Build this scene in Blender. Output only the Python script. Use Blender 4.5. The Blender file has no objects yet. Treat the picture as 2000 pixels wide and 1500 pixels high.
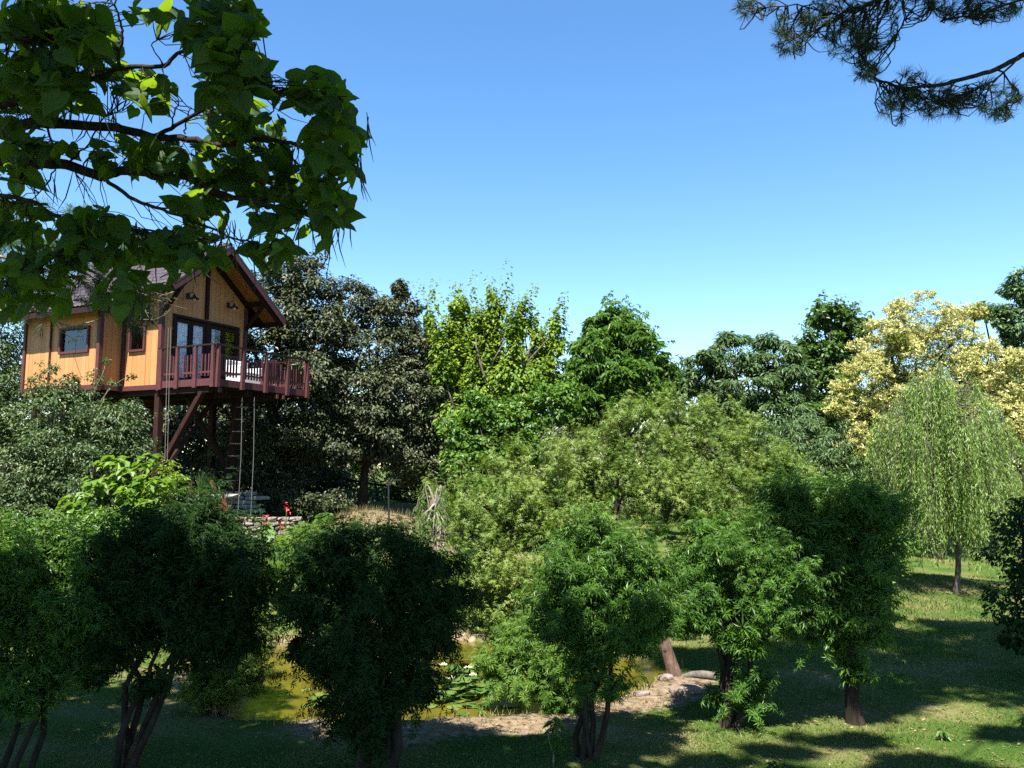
import bpy, math, random
import numpy as np
from mathutils import Matrix, Vector

rng = np.random.default_rng(7)
random.seed(7)
scn = bpy.context.scene
COL = scn.collection
R = math.radians

# ------------------------------------------------------------------ camera
FPX, HOR, EYE = 1560.0, 913.0, 3.3
PITCH = math.atan((HOR - 750.0) / FPX)
cd = bpy.data.cameras.new('camera')
cd.sensor_width = 36.0
cd.lens = 36.0 * FPX / 2000.0
cd.clip_start = 0.05
cd.clip_end = 3000.0
cam = bpy.data.objects.new('camera', cd)
COL.objects.link(cam)
cam.location = (0, 0, EYE)
cam.rotation_euler = (math.pi / 2 + PITCH, 0, 0)
scn.camera = cam

# ------------------------------------------------------------------ sky, sun, exposure
SUN = Vector((-0.22, -0.975, 0)).normalized()
ELEV = R(61)
world = bpy.data.worlds.new('World')
scn.world = world
world.use_nodes = True
wn, wl = world.node_tree.nodes, world.node_tree.links
bg = wn['Background']
sky = wn.new('ShaderNodeTexSky')
sky.sky_type = 'NISHITA'
sky.sun_disc = False
sky.sun_elevation = ELEV
sky.sun_rotation = math.atan2(SUN.x, SUN.y)
sky.air_density = 1.0
sky.dust_density = 0.0
sky.ozone_density = 2.0
sky.altitude = 0
hs = wn.new('ShaderNodeHueSaturation')
hs.inputs['Saturation'].default_value = 1.22
wl.new(sky.outputs[0], hs.inputs['Color'])
wl.new(hs.outputs[0], bg.inputs['Color'])
bg.inputs['Strength'].default_value = 0.064
sd = bpy.data.lights.new('sun', 'SUN')
sd.energy = 5.0
sd.angle = R(0.53)
sd.color = (1.0, 0.95, 0.87)
so = bpy.data.objects.new('sun', sd)
COL.objects.link(so)
sdir = Vector((SUN.x * math.cos(ELEV), SUN.y * math.cos(ELEV), math.sin(ELEV)))
so.rotation_euler = sdir.to_track_quat('Z', 'Y').to_euler()
so.location = sdir * 60
vs = scn.view_settings
vs.view_transform = 'Standard'
vs.look = 'None'
vs.gamma = 1
vs.exposure = 2.15
vs.use_curve_mapping = False
scn.cycles.max_bounces = 8
scn.cycles.transparent_max_bounces = 12
scn.cycles.diffuse_bounces = 3
scn.cycles.use_denoising = False

# ------------------------------------------------------------------ helpers
def at(px, py, d):
    """a point of the place on the line of sight of a photo pixel, d metres ahead"""
    cx, cy = (px - 1000.0) / FPX, (750.0 - py) / FPX
    r = np.array([cx, math.cos(PITCH) - math.sin(PITCH) * cy, math.sin(PITCH) + math.cos(PITCH) * cy])
    return r * d / r[1] + np.array([0, 0, EYE])

def sst(a, b, x):
    t = np.clip((np.asarray(x, float) - a) / (b - a), 0, 1)
    return t * t * (3 - 2 * t)

def nrm(v):
    return v / np.maximum(np.linalg.norm(v, axis=-1, keepdims=True), 1e-9)

def rdir(n):
    return nrm(rng.normal(size=(n, 3)))

class MB:
    def __init__(s):
        s.V, s.T, s.Q, s.n = [], [], [], 0
    def add(s, V, F):
        V = np.asarray(V, float).reshape(-1, 3)
        F = np.asarray(F, np.int64)
        (s.T if F.shape[1] == 3 else s.Q).append(F + s.n)
        s.V.append(V)
        s.n += len(V)
        return s
    def box(s, c, size, rot=None):
        h = np.asarray(size, float) / 2
        V = np.array([[x, y, z] for x in (-1, 1) for y in (-1, 1) for z in (-1, 1)], float) * h
        if rot is not None:
            V = V @ np.asarray(rot).T
        return s.add(V + np.asarray(c, float), [[0, 1, 3, 2], [4, 6, 7, 5], [0, 4, 5, 1], [2, 3, 7, 6], [0, 2, 6, 4], [1, 5, 7, 3]])
    def bar(s, a, b, w, h, up=(0, 0, 1)):
        """rectangular bar from a to b, w across, h along up"""
        a, b = np.asarray(a, float), np.asarray(b, float)
        x = nrm(b - a)
        y = nrm(np.cross(np.asarray(up, float), x))
        z = np.cross(x, y)
        return s.box((a + b) / 2, (np.linalg.norm(b - a), w, h), np.stack([x, y, z], 1))
    def prism(s, pts, ax):
        """closed outline pts (n,3) swept by vector ax, capped"""
        P = np.asarray(pts, float)
        n = len(P)
        b = s.n
        s.V += [P, P + np.asarray(ax, float)]
        s.n += 2 * n
        i = np.arange(n)
        j = (i + 1) % n
        s.Q.append(np.stack([i, j, j + n, i + n], 1) + b)
        s.poly = getattr(s, 'poly', []) + [list(b + np.arange(n)[::-1]), list(b + n + np.arange(n))]
        return s
    def tube(s, pts, rad, k=7):
        P = np.asarray(pts, float)
        m = len(P)
        rad = np.broadcast_to(np.asarray(rad, float), (m,))
        t = nrm(np.gradient(P, axis=0))
        ref = np.array([0.31, 0.2, 0.93]) if abs(t[:, 2]).mean() < .85 else np.array([1., .1, 0])
        u = nrm(np.cross(t, ref))
        v = np.cross(t, u)
        a = np.arange(k) * 2 * math.pi / k
        V = P[:, None] + rad[:, None, None] * (np.cos(a)[None, :, None] * u[:, None] + np.sin(a)[None, :, None] * v[:, None])
        i, j = np.meshgrid(np.arange(m - 1), np.arange(k), indexing='ij')
        F = np.stack([i * k + j, i * k + (j + 1) % k, (i + 1) * k + (j + 1) % k, (i + 1) * k + j], -1).reshape(-1, 4)
        return s.add(V, F)
    def mesh(s, name, mat, base=(0, 0, 0), smooth=False):
        me = bpy.data.meshes.new(name)
        V = np.concatenate(s.V) - np.asarray(base, float)
        polys = [np.concatenate(x) for x in (s.T, s.Q) if x]
        extra = getattr(s, 'poly', [])
        me.vertices.add(len(V))
        me.vertices.foreach_set('co', V.astype(np.float32).ravel())
        loops = np.concatenate([p.ravel() for p in polys] + [np.array(e) for e in extra]).astype(np.int32)
        tot = np.concatenate([np.full(len(p), p.shape[1]) for p in polys] + [np.array([len(e)]) for e in extra]).astype(np.int32)
        me.loops.add(len(loops))
        me.loops.foreach_set('vertex_index', loops)
        me.polygons.add(len(tot))
        me.polygons.foreach_set('loop_start', (np.cumsum(tot) - tot).astype(np.int32))
        try:
            me.polygons.foreach_set('loop_total', tot)
        except Exception:
            pass
        me.polygons.foreach_set('use_smooth', np.full(len(tot), bool(smooth)))
        me.update(calc_edges=True)
        me.validate()
        me.materials.append(mat)
        return me
    def build(s, name, mat, parent=None, base=(0, 0, 0), smooth=False, bevel=0):
        o = bpy.data.objects.new(name, s.mesh(name, mat, base, smooth))
        COL.objects.link(o)
        if parent is not None:
            o.parent = parent
        if bevel:
            b = o.modifiers.new('bevel', 'BEVEL')
            b.width = bevel
            b.segments = 2
            b.limit_method = 'ANGLE'
        return o

def tag(o, label=None, cat=None, group=None, kind=None):
    for k, v in (('label', label), ('category', cat), ('group', group), ('kind', kind)):
        if v:
            o[k] = v
    return o

def thing(name, label, cat, loc=(0, 0, 0), group=None):
    o = bpy.data.objects.new(name, None)
    o.empty_display_size = .2
    COL.objects.link(o)
    o.location = tuple(float(c) for c in loc)
    return tag(o, label, cat, group)

def inst(name, me, parent, M):
    o = bpy.data.objects.new(name, me)
    COL.objects.link(o)
    o.parent = parent
    o.matrix_local = M
    return o

# ------------------------------------------------------------------ materials
ALB = .62          # all surface colours below are given for a brighter exposure and scaled to real-world values
def newmat(name):
    m = bpy.data.materials.new(name)
    m.use_nodes = True
    nt = m.node_tree
    return m, nt.nodes, nt.links, nt.nodes['Principled BSDF']

def ramp(n, stops, k=ALB):
    r = n.new('ShaderNodeValToRGB')
    e = r.color_ramp.elements
    while len(e) < len(stops):
        e.new(.5)
    for x, (p, c) in zip(e, stops):
        x.position = p
        x.color = (*(min(1, v * k) for v in c), 1)
    return r

def noise(n, l, scale, detail=4, coord='obj', stretch=None, rough=.55):
    tc = n.new('ShaderNodeTexCoord') if coord == 'obj' else n.new('ShaderNodeNewGeometry')
    src = tc.outputs['Object'] if coord == 'obj' else tc.outputs['Position']
    if stretch:
        mp = n.new('ShaderNodeMapping')
        mp.inputs['Scale'].default_value = stretch
        l.new(src, mp.inputs['Vector'])
        src = mp.outputs[0]
    t = n.new('ShaderNodeTexNoise')
    t.inputs['Scale'].default_value = scale
    t.inputs['Detail'].default_value = detail
    t.inputs['Roughness'].default_value = rough
    l.new(src, t.inputs['Vector'])
    return t

def leafmat(name, cols, trans, tfac=.35, rough=.45, spec=.4, clump=.9, amount=.35, gloss=.7):
    spec, rough = spec * gloss, min(.9, rough + .05)
    m, n, l, p = newmat(name)
    g = n.new('ShaderNodeNewGeometry')
    oi = n.new('ShaderNodeObjectInfo')
    ad = n.new('ShaderNodeMath'); ad.operation = 'ADD'
    l.new(g.outputs['Random Per Island'], ad.inputs[0]); l.new(oi.outputs['Random'], ad.inputs[1])
    fr = n.new('ShaderNodeMath'); fr.operation = 'FRACT'
    l.new(ad.outputs[0], fr.inputs[0])
    rp = ramp(n, [(i / (len(cols) - 1), c) for i, c in enumerate(cols)])
    nz = noise(n, l, clump, 3, 'pos')
    # blend of leaf-to-leaf and clump-to-clump variation of the leaves' own colour
    mx = n.new('ShaderNodeMath'); mx.operation = 'MULTIPLY_ADD'
    sb = n.new('ShaderNodeMath'); sb.operation = 'SUBTRACT'
    l.new(nz.outputs['Fac'], sb.inputs[0]); sb.inputs[1].default_value = .5
    l.new(sb.outputs[0], mx.inputs[0]); mx.inputs[1].default_value = amount * 4
    l.new(fr.outputs[0], mx.inputs[2])
    l.new(mx.outputs[0], rp.inputs[0])
    l.new(rp.outputs[0], p.inputs['Base Color'])
    p.inputs['Roughness'].default_value = rough
    p.inputs['Specular IOR Level'].default_value = spec
    tb = n.new('ShaderNodeBsdfTranslucent')
    tb.inputs['Color'].default_value = (*(v * ALB for v in trans), 1)
    ms = n.new('ShaderNodeMixShader')
    ms.inputs[0].default_value = tfac
    l.new(p.outputs[0], ms.inputs[1]); l.new(tb.outputs[0], ms.inputs[2])
    l.new(ms.outputs[0], n['Material Output'].inputs['Surface'])
    return m

def surf(name, c1, c2, scale=6, rough=.8, bump=.3, stretch=None, spec=.3, detail=6, bscale=None, dist=.005):
    m, n, l, p = newmat(name)
    t = noise(n, l, scale, detail, 'obj', stretch)
    rp = ramp(n, [(.3, c1), (.7, c2)])
    l.new(t.outputs['Fac'], rp.inputs[0])
    l.new(rp.outputs[0], p.inputs['Base Color'])
    p.inputs['Roughness'].default_value = rough
    p.inputs['Specular IOR Level'].default_value = spec
    if bump:
        t2 = noise(n, l, bscale or scale * 2.5, 6, 'obj', stretch)
        b = n.new('ShaderNodeBump')
        b.inputs['Strength'].default_value = bump
        b.inputs['Distance'].default_value = dist
        l.new(t2.outputs['Fac'], b.inputs['Height'])
        l.new(b.outputs[0], p.inputs['Normal'])
    return m

def woodmat(name, c1, c2, c3, rough=.55):
    """pine boards: long grain, board-to-board difference, scattered knots"""
    m, n, l, p = newmat(name)
    t = noise(n, l, 3, 6, 'pos', (6, 6, .6))
    rp = ramp(n, [(.15, c1), (.85, c2)])
    l.new(t.outputs['Fac'], rp.inputs[0])
    oi = n.new('ShaderNodeObjectInfo')
    hv = n.new('ShaderNodeHueSaturation')
    mr = n.new('ShaderNodeMapRange')
    mr.inputs['To Min'].default_value = .86; mr.inputs['To Max'].default_value = 1.08
    l.new(oi.outputs['Random'], mr.inputs['Value'])
    l.new(mr.outputs[0], hv.inputs['Value'])
    l.new(rp.outputs[0], hv.inputs['Color'])
    vo = n.new('ShaderNodeTexVoronoi')
    g = n.new('ShaderNodeNewGeometry')
    mp = n.new('ShaderNodeMapping'); mp.inputs['Scale'].default_value = (5.5, 5.5, 2.6)
    l.new(g.outputs['Position'], mp.inputs['Vector']); l.new(mp.outputs[0], vo.inputs['Vector'])
    vo.inputs['Scale'].default_value = 1.0
    kr = ramp(n, [(.04, (1, 1, 1)), (.105, (0, 0, 0))], 1)
    l.new(vo.outputs['Distance'], kr.inputs[0])
    mx = n.new('ShaderNodeMix'); mx.data_type = 'RGBA'
    l.new(kr.outputs[0], mx.inputs['Factor'])
    l.new(hv.outputs[0], mx.inputs['A']); mx.inputs['B'].default_value = (*(v * ALB for v in c3), 1)
    l.new(mx.outputs['Result'], p.inputs['Base Color'])
    p.inputs['Roughness'].default_value = rough
    p.inputs['Specular IOR Level'].default_value = .3
    return m

M = {}
M['bark'] = surf('dark_bark', (.018, .014, .010), (.06, .047, .035), 14, .95, .6, (1, 1, .25), .1)
M['bark_grey'] = surf('grey_bark', (.06, .05, .042), (.17, .145, .12), 14, .9, .6, (1, 1, .3))
M['bark_pale'] = surf('pale_bark', (.16, .13, .10), (.36, .31, .25), 9, .85, .5, (1, 1, .3))
M['bark_pink'] = surf('pink_bark', (.07, .042, .03), (.21, .135, .105), 12, .95, .9, (1, 1, .25), .1, 8, None, .03)
M['twig'] = surf('lichen_twig', (.12, .10, .06), (.34, .31, .16), 20, .9, .4)
M['catalpa'] = leafmat('catalpa_leaf', [(.010, .034, .007), (.017, .048, .009), (.032, .078, .012)], (.40, .66, .02), .30, .55, .2)
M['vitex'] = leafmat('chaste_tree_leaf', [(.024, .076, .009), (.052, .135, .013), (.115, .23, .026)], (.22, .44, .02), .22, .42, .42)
M['vitex_shade'] = leafmat('shaded_chaste_tree_leaf', [(.010, .032, .006), (.018, .05, .009), (.032, .075, .012)], (.08, .19, .012), .18, .5, .2)  # chaste tree leaf again, with the foreground shade put into its colour
M['hedge'] = leafmat('olive_green_leaf', [(.066, .135, .016), (.135, .22, .030), (.25, .31, .07)], (.28, .42, .04), .32, .5, .35, .7, .6)
M['hedge_bright'] = leafmat('fresh_green_leaf', [(.06, .14, .018), (.10, .21, .03), (.17, .28, .045)], (.28, .5, .04), .34, .45, .4)
M['holm'] = leafmat('holm_oak_leaf', [(.028, .042, .014), (.06, .08, .03), (.14, .148, .072)], (.07, .11, .02), .12, .42, .35)
M['olive'] = leafmat('grey_green_leaf', [(.028, .058, .016), (.062, .11, .03), (.125, .175, .058)], (.12, .22, .03), .2, .42, .4)
M['maple'] = leafmat('yellow_green_leaf', [(.075, .17, .014), (.145, .26, .02), (.26, .34, .035)], (.38, .54, .02), .36, .45, .4)
M['chestnut'] = leafmat('chestnut_leaf', [(.03, .095, .012), (.065, .16, .018), (.145, .24, .03)], (.2, .42, .02), .3, .42, .4)
M['willow'] = leafmat('willow_leaf', [(.10, .21, .025), (.19, .32, .05), (.34, .45, .15)], (.36, .56, .06), .34, .42, .45)
M['oakgrey'] = leafmat('blue_green_leaf', [(.05, .11, .035), (.10, .18, .06), (.17, .25, .10)], (.17, .32, .06), .24, .42, .4)
M['poplar'] = leafmat('mid_green_leaf', [(.035, .085, .015), (.06, .13, .02), (.10, .18, .03)], (.2, .38, .03), .3, .42, .45)
M['cream'] = leafmat('cream_flower', [(.50, .50, .12), (.72, .69, .24), (.93, .89, .48)], (.6, .58, .2), .3, .7, .2)
M['flowerleaf'] = leafmat('flowering_tree_leaf', [(.09, .14, .015), (.15, .20, .025), (.24, .27, .05)], (.32, .38, .03), .28, .45, .4)
M['lime'] = leafmat('lime_leaf', [(.07, .16, .012), (.11, .22, .02), (.17, .28, .03)], (.30, .52, .03), .35, .42, .4)
M['needle'] = leafmat('pine_needle', [(.014, .032, .016), (.024, .05, .022), (.048, .08, .03)], (.06, .11, .025), .12, .55, .25)
M['spike'] = leafmat('seed_spike', [(.14, .12, .06), (.22, .18, .10), (.30, .25, .16)], (.2, .18, .08), .2, .8, .1)
M['pod'] = surf('catalpa_pod', (.02, .025, .012), (.05, .05, .025), 12, .7, 0)
M['grass'] = leafmat('grass_blade', [(.026, .09, .007), (.058, .135, .014), (.125, .175, .036), (.29, .25, .105)], (.2, .32, .035), .3, .55, .3, .55, .32)
M['drygrass'] = leafmat('dry_grass', [(.28, .22, .10), (.40, .33, .17), (.26, .26, .09)], (.3, .25, .1), .25, .7, .2)
M['planks'] = woodmat('golden_pine', (.53, .235, .085), (.62, .29, .11), (.20, .075, .026))
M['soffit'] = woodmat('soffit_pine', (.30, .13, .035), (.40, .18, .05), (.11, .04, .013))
M['trim'] = surf('dark_stained_timber', (.018, .009, .008), (.038, .018, .016), 8, .75, .25, (8, 8, 1), .12)
M['redwood'] = surf('red_stained_timber', (.065, .020, .022), (.125, .042, .042), 7, .6, .25, (6, 6, 1), .25)
M['trim_red'] = surf('shaded_brown_timber', (.026, .011, .010), (.048, .021, .019), 7, .8, .25, (6, 6, 1), .08)  # brown timber, colour darkened to deepen the shade under the treehouse
M['roof'] = surf('purple_brown_roof_sheet', (.038, .028, .036), (.075, .056, .066), 5, .55, .15, None, .3)
M['curtain'] = surf('pale_curtain', (1.05, 1.08, 1.2), (1.2, 1.22, 1.3), 3, .9, 0, (8, 8, .5))
M['curtain_lilac'] = surf('lilac_curtain', (.95, .84, 1.02), (1.08, .96, 1.12), 3, .9, 0, (8, 8, .5))
M['white'] = surf('white_paint', (.70, .68, .70), (.82, .80, .82), 4, .6, .1)
M['metal'] = surf('dark_metal', (.014, .014, .014), (.03, .03, .03), 12, .6, .1, None, .2)
M['glass_shade'] = surf('pale_lamp_glass', (.6, .6, .6), (.75, .75, .75), 4, .2, 0, None, .5)
M['rust'] = surf('rust_red_steel', (.10, .022, .016), (.18, .048, .036), 5, .8, .3, None, .15)
M['stone'] = surf('pale_stone', (.13, .11, .09), (.34, .30, .25), 5, .95, .9, None, .15, 8, None, .03)
M['slate'] = surf('grey_slate', (.17, .16, .15), (.40, .38, .36), 5, .85, .7, (1, 1, 4), .3)
M['rope'] = surf('grey_rope', (.11, .105, .10), (.22, .21, .20), 40, .9, .4)
M['fence'] = surf('green_wire', (.02, .10, .07), (.04, .16, .11), 10, .6, 0)
M['flower_red'] = surf('red_petal', (.5, .02, .04), (.72, .06, .09), 8, .6, 0)
M['pad'] = leafmat('lily_pad', [(.04, .10, .02), (.08, .15, .025), (.16, .21, .05)], (.1, .2, .02), .12, .3, .5)
M['lily'] = surf('cream_petal', (.75, .68, .45), (.85, .8, .6), 5, .6, 0)
M['rock'] = surf('pinkish_rock', (.14, .11, .09), (.34, .27, .22), 5, .95, .9, None, .15, 9, None, .04)
M['interior'] = surf('dark_interior', (.03, .025, .022), (.05, .042, .036), 3, .9, 0)

def glassmat():
    m, n, l, p = newmat('window_glass')
    gl = n.new('ShaderNodeBsdfGlossy'); gl.inputs['Roughness'].default_value = .015
    tr = n.new('ShaderNodeBsdfTransparent'); tr.inputs['Color'].default_value = (.86, .88, .90, 1)
    lw = n.new('ShaderNodeLayerWeight'); lw.inputs['Blend'].default_value = .5
    pw = n.new('ShaderNodeMath'); pw.operation = 'POWER'; pw.inputs[1].default_value = 4
    l.new(lw.outputs['Facing'], pw.inputs[0])
    fr = n.new('ShaderNodeMath'); fr.operation = 'MULTIPLY_ADD'; fr.inputs[1].default_value = .85; fr.inputs[2].default_value = .05
    l.new(pw.outputs[0], fr.inputs[0])
    ms = n.new('ShaderNodeMixShader')
    l.new(fr.outputs[0], ms.inputs[0]); l.new(tr.outputs[0], ms.inputs[1]); l.new(gl.outputs[0], ms.inputs[2])
    l.new(ms.outputs[0], n['Material Output'].inputs['Surface'])
    return m
M['glass'] = glassmat()

def watermat():
    m, n, l, p = newmat('pond_water')
    t = noise(n, l, .8, 5, 'pos')
    rp = ramp(n, [(.3, (.055, .050, .006)), (.7, (.13, .115, .012))])
    l.new(t.outputs['Fac'], rp.inputs[0]); l.new(rp.outputs[0], p.inputs['Base Color'])
    p.inputs['Roughness'].default_value = .08
    p.inputs['Specular IOR Level'].default_value = .35
    t2 = noise(n, l, 5, 3, 'pos', (1, 2.2, 1))
    b = n.new('ShaderNodeBump'); b.inputs['Strength'].default_value = .08; b.inputs['Distance'].default_value = .05
    l.new(t2.outputs['Fac'], b.inputs['Height']); l.new(b.outputs[0], p.inputs['Normal'])
    return m

def groundmat():
    m, n, l, p = newmat('lawn_and_soil')
    big = noise(n, l, .55, 5, 'pos')
    fine = noise(n, l, 34, 5, 'pos')
    ad = n.new('ShaderNodeMath'); ad.operation = 'MULTIPLY_ADD'
    l.new(fine.outputs['Fac'], ad.inputs[0]); ad.inputs[1].default_value = .55
    l.new(big.outputs['Fac'], ad.inputs[2])
    rp = ramp(n, [(.54, (.024, .066, .008)), (.74, (.06, .105, .015)), (.86, (.14, .14, .048)), (.97, (.24, .195, .10))])
    l.new(ad.outputs[0], rp.inputs[0])
    at_ = n.new('ShaderNodeAttribute'); at_.attribute_name = 'soil'
    sn = noise(n, l, 9, 8, 'pos')
    sr = ramp(n, [(.3, (.12, .085, .05)), (.55, (.23, .17, .11)), (.75, (.36, .28, .20))])
    l.new(sn.outputs['Fac'], sr.inputs[0])
    ms_ = n.new('ShaderNodeMath'); ms_.operation = 'MULTIPLY_ADD'
    l.new(sn.outputs['Fac'], ms_.inputs[0]); ms_.inputs[1].default_value = .9
    sub = n.new('ShaderNodeMath'); sub.operation = 'SUBTRACT'; sub.inputs[1].default_value = .45
    l.new(at_.outputs['Fac'], sub.inputs[0]); l.new(sub.outputs[0], ms_.inputs[2])
    mr = n.new('ShaderNodeMapRange'); mr.inputs['From Min'].default_value = .35; mr.inputs['From Max'].default_value = .55
    l.new(ms_.outputs[0], mr.inputs['Value'])
    mx = n.new('ShaderNodeMix'); mx.data_type = 'RGBA'
    l.new(mr.outputs[0], mx.inputs['Factor']); l.new(rp.outputs[0], mx.inputs['A']); l.new(sr.outputs[0], mx.inputs['B'])
    l.new(mx.outputs['Result'], p.inputs['Base Color'])
    p.inputs['Roughness'].default_value = .95; p.inputs['Specular IOR Level'].default_value = .1
    b = n.new('ShaderNodeBump'); b.inputs['Strength'].default_value = .9; b.inputs['Distance'].default_value = .03
    l.new(fine.outputs['Fac'], b.inputs['Height']); l.new(b.outputs[0], p.inputs['Normal'])
    return m

# ------------------------------------------------------------------ terrain, pond
POND = np.array([(-3.9, 11.0), (-2.6, 10.85), (-1.0, 11.05), (.4, 11.2), (1.3, 11.75), (2.1, 12.6), (2.75, 13.7), (2.5, 14.9),
                 (1.0, 15.6), (-.8, 16.3), (-2.8, 16.4), (-4.6, 15.9), (-5.3, 14.5), (-5.0, 12.6)])
def loop_smooth(P, it=3):
    for _ in range(it):
        Q = np.roll(P, -1, 0)
        P = np.stack([.75 * P + .25 * Q, .25 * P + .75 * Q], 1).reshape(-1, 2)
    return P
PONDS = loop_smooth(POND)

def pond_dist(x, y):
    """signed distance to the pond's shore, negative in the water"""
    x, y = np.asarray(x, float), np.asarray(y, float)
    shp = x.shape
    p = np.stack([x.ravel(), y.ravel()], 1)
    A, B = PONDS, np.roll(PONDS, -1, 0)
    best = np.full(len(p), 1e9)
    ins = np.zeros(len(p), bool)
    for a, b in zip(A, B):
        ab = b - a
        t = np.clip(((p - a) @ ab) / (ab @ ab), 0, 1)
        best = np.minimum(best, np.hypot(*(p - a - t[:, None] * ab).T))
        c = (a[1] > p[:, 1]) != (b[1] > p[:, 1])
        with np.errstate(divide='ignore', invalid='ignore'):
            xi = (b[0] - a[0]) * (p[:, 1] - a[1]) / (b[1] - a[1]) + a[0]
        ins ^= c & (p[:, 0] < xi)
    return np.where(ins, -best, best).reshape(shp)

def hgt(x, y):
    x, y = np.asarray(x, float), np.asarray(y, float)
    t = sst(15.5, 22.3, y) * sst(1.0, -5.5, x)
    rx = sst(-7.2, -5.8, x)
    z = 1.32 * t + .55 * (sst(26, 34, y) * rx + sst(38, 55, y) * (1 - rx))
    z = z + .05 * np.sin(x * .9 + 1) * np.sin(y * .7) + .02 * np.sin(x * 2.3) * np.cos(y * 1.9 + x)
    pd = pond_dist(x, y)
    near = pd < 4
    z = np.where(near, z * sst(.2, 2.5, pd) + .0, z)
    z = np.where(pd < 0, -.12 + np.maximum(pd, -1) * .5 - .08 * sst(0, -.15, pd), z + .0)
    return z

def hz(x, y):
    return float(hgt(np.array([x]), np.array([y]))[0])

gx = np.unique(np.concatenate([np.arange(-11, 11, .14), np.arange(-40, 41, 1.5), np.array([-900, -400, -200, -100, -60, 60, 100, 200, 400, 900])]))
gy = np.unique(np.concatenate([np.arange(6, 26, .14), np.arange(-12, 60, 1.5), np.array([-300, -100, -30, 80, 120, 200, 400, 900])]))
X, Y = np.meshgrid(gx, gy, indexing='ij')
Z = hgt(X, Y)
nx, ny = len(gx), len(gy)
i, j = np.meshgrid(np.arange(nx - 1), np.arange(ny - 1), indexing='ij')
F = np.stack([i * ny + j, (i + 1) * ny + j, (i + 1) * ny + j + 1, i * ny + j + 1], -1).reshape(-1, 4)
ground = MB().add(np.stack([X, Y, Z], -1), F).build('ground', groundmat(), smooth=True)
tag(ground, kind='structure')
pd = pond_dist(X, Y)
nb1 = np.sin(X * 1.9 + 2 * np.sin(Y * 1.3)) * np.cos(Y * 1.7 + X * .6)
soil = sst(.55, .05, pd) * .72 * (.7 + .5 * nb1)
# worn bare band on the near bank and round the trunks' feet
soil = np.maximum(soil, .95 * sst(1.0 + .35 * nb1.max(), .2, pd - .35 * nb1) * (Y < 13.2) * sst(-3.6, -2.2, X))
soil = np.maximum(soil, .75 * sst(33, 30, Y) * sst(24, 26, Y) * sst(-6.6, -5.8, X) * sst(-1, -2.5, X))
a = ground.data.attributes.new('soil', 'FLOAT', 'POINT')
a.data.foreach_set('value', soil.ravel().astype(np.float32))
w = MB()
w.V.append(np.concatenate([PONDS * 1.0 + 0, ], 0) @ np.array([[1, 0, 0], [0, 1, 0]]) + np.array([0, 0, -.16]))
w.n = len(PONDS)
cen = PONDS.mean(0)
# triangulated sheet a little larger than the shore so the bank cuts it
P2 = cen + (PONDS - cen) * 1.03
w = MB()
k = len(P2)
w.add(np.concatenate([np.c_[P2, np.full(k, -.11)], [[cen[0], cen[1], -.11]]]), np.stack([np.arange(k), (np.arange(k) + 1) % k, np.full(k, k)], 1))
tag(w.build('pond_water', watermat()), kind='structure')

# ------------------------------------------------------------------ foliage
def frames(N, D):
    z = nrm(N)
    x = nrm(D - (D * z).sum(1, keepdims=True) * z)
    return np.stack([x, np.cross(z, x), z], 2)          # columns x, y, z

def T_leaf(w=.45, fold=.08, droop=.12):
    V = np.array([[0, 0, 0], [.42, w / 2, fold], [.42, -w / 2, fold], [1, 0, -droop]])
    return V, np.array([[0, 3, 1], [0, 2, 3]])

def T_star(k=6, w=.2, spread=200, droop=.18):
    V, F = [], []
    for q in range(k):
        a = R(-spread / 2 + spread * q / (k - 1))
        L = 1 - .35 * abs(q - (k - 1) / 2) / ((k - 1) / 2)
        c, s = math.cos(a), math.sin(a)
        for x, y, z in ((.06, 0, 0), (.5, w / 2, .03), (.5, -w / 2, .03), (1, 0, -droop)):
            V.append((L * (x * c - y * s), L * (x * s + y * c), z * L))
        F += [[4 * q, 4 * q + 3, 4 * q + 1], [4 * q, 4 * q + 2, 4 * q + 3]]
    return np.array(V), np.array(F)

def scatter(mb, tmpl, pos, Rm, size):
    V, F = tmpl
    n = len(pos)
    if n == 0:
        return
    W = np.einsum('nij,kj->nki', Rm, V) * np.asarray(size, float).reshape(-1, 1, 1) + pos[:, None]
    mb.add(W, (F[None] + (np.arange(n) * len(V))[:, None, None]).reshape(-1, F.shape[1]))

def lobe(px, py, rx, ry, d, rd=None):
    """crown lobe seen round a photo point: centre and half sizes in metres"""
    s = d / FPX
    return at(px, py, d), np.array([rx * s, (rd if rd else (rx + ry) / 2) * s, ry * s])

def crown_points(lobes, n, sub=14, sr=(.28, .45), core=.12, front=.0):
    """points in clumps on the lobes: position, outward direction"""
    cs, rs, ws, mc = [], [], [], []
    for c, r in lobes:
        k = max(4, int(sub))
        u = rdir(k)
        rad = rng.uniform(.62, .92, k)
        s = rng.uniform(*sr, k)
        cs.append(c + u * r * rad[:, None])
        rs.append(s[:, None] * r)
        ws.append(np.prod(s[:, None] * r, 1) ** (2 / 3))
        mc.append(np.broadcast_to(c, (k, 3)))
    cs, rs, ws, mc = (np.concatenate(q) for q in (cs, rs, ws, mc))
    idx = rng.choice(len(cs), n, p=ws / ws.sum())
    u = rdir(n)
    u[:, 2] = u[:, 2] * .8 + .15
    f = rng.uniform(0, 1, n) ** .5
    pos = cs[idx] + u * rs[idx] * f[:, None]
    out = nrm(u + .6 * nrm(pos - mc[idx]))
    kc = int(n * core)
    if kc:
        li = rng.integers(0, len(lobes), kc)
        C = np.array([lobes[q][0] for q in li]); RR = np.array([lobes[q][1] for q in li])
        uu = rdir(kc)
        pos[:kc] = C + uu * RR * (rng.uniform(0, 1, kc) ** .5 * .75)[:, None]
        out[:kc] = uu
    return pos, out, cs

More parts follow.
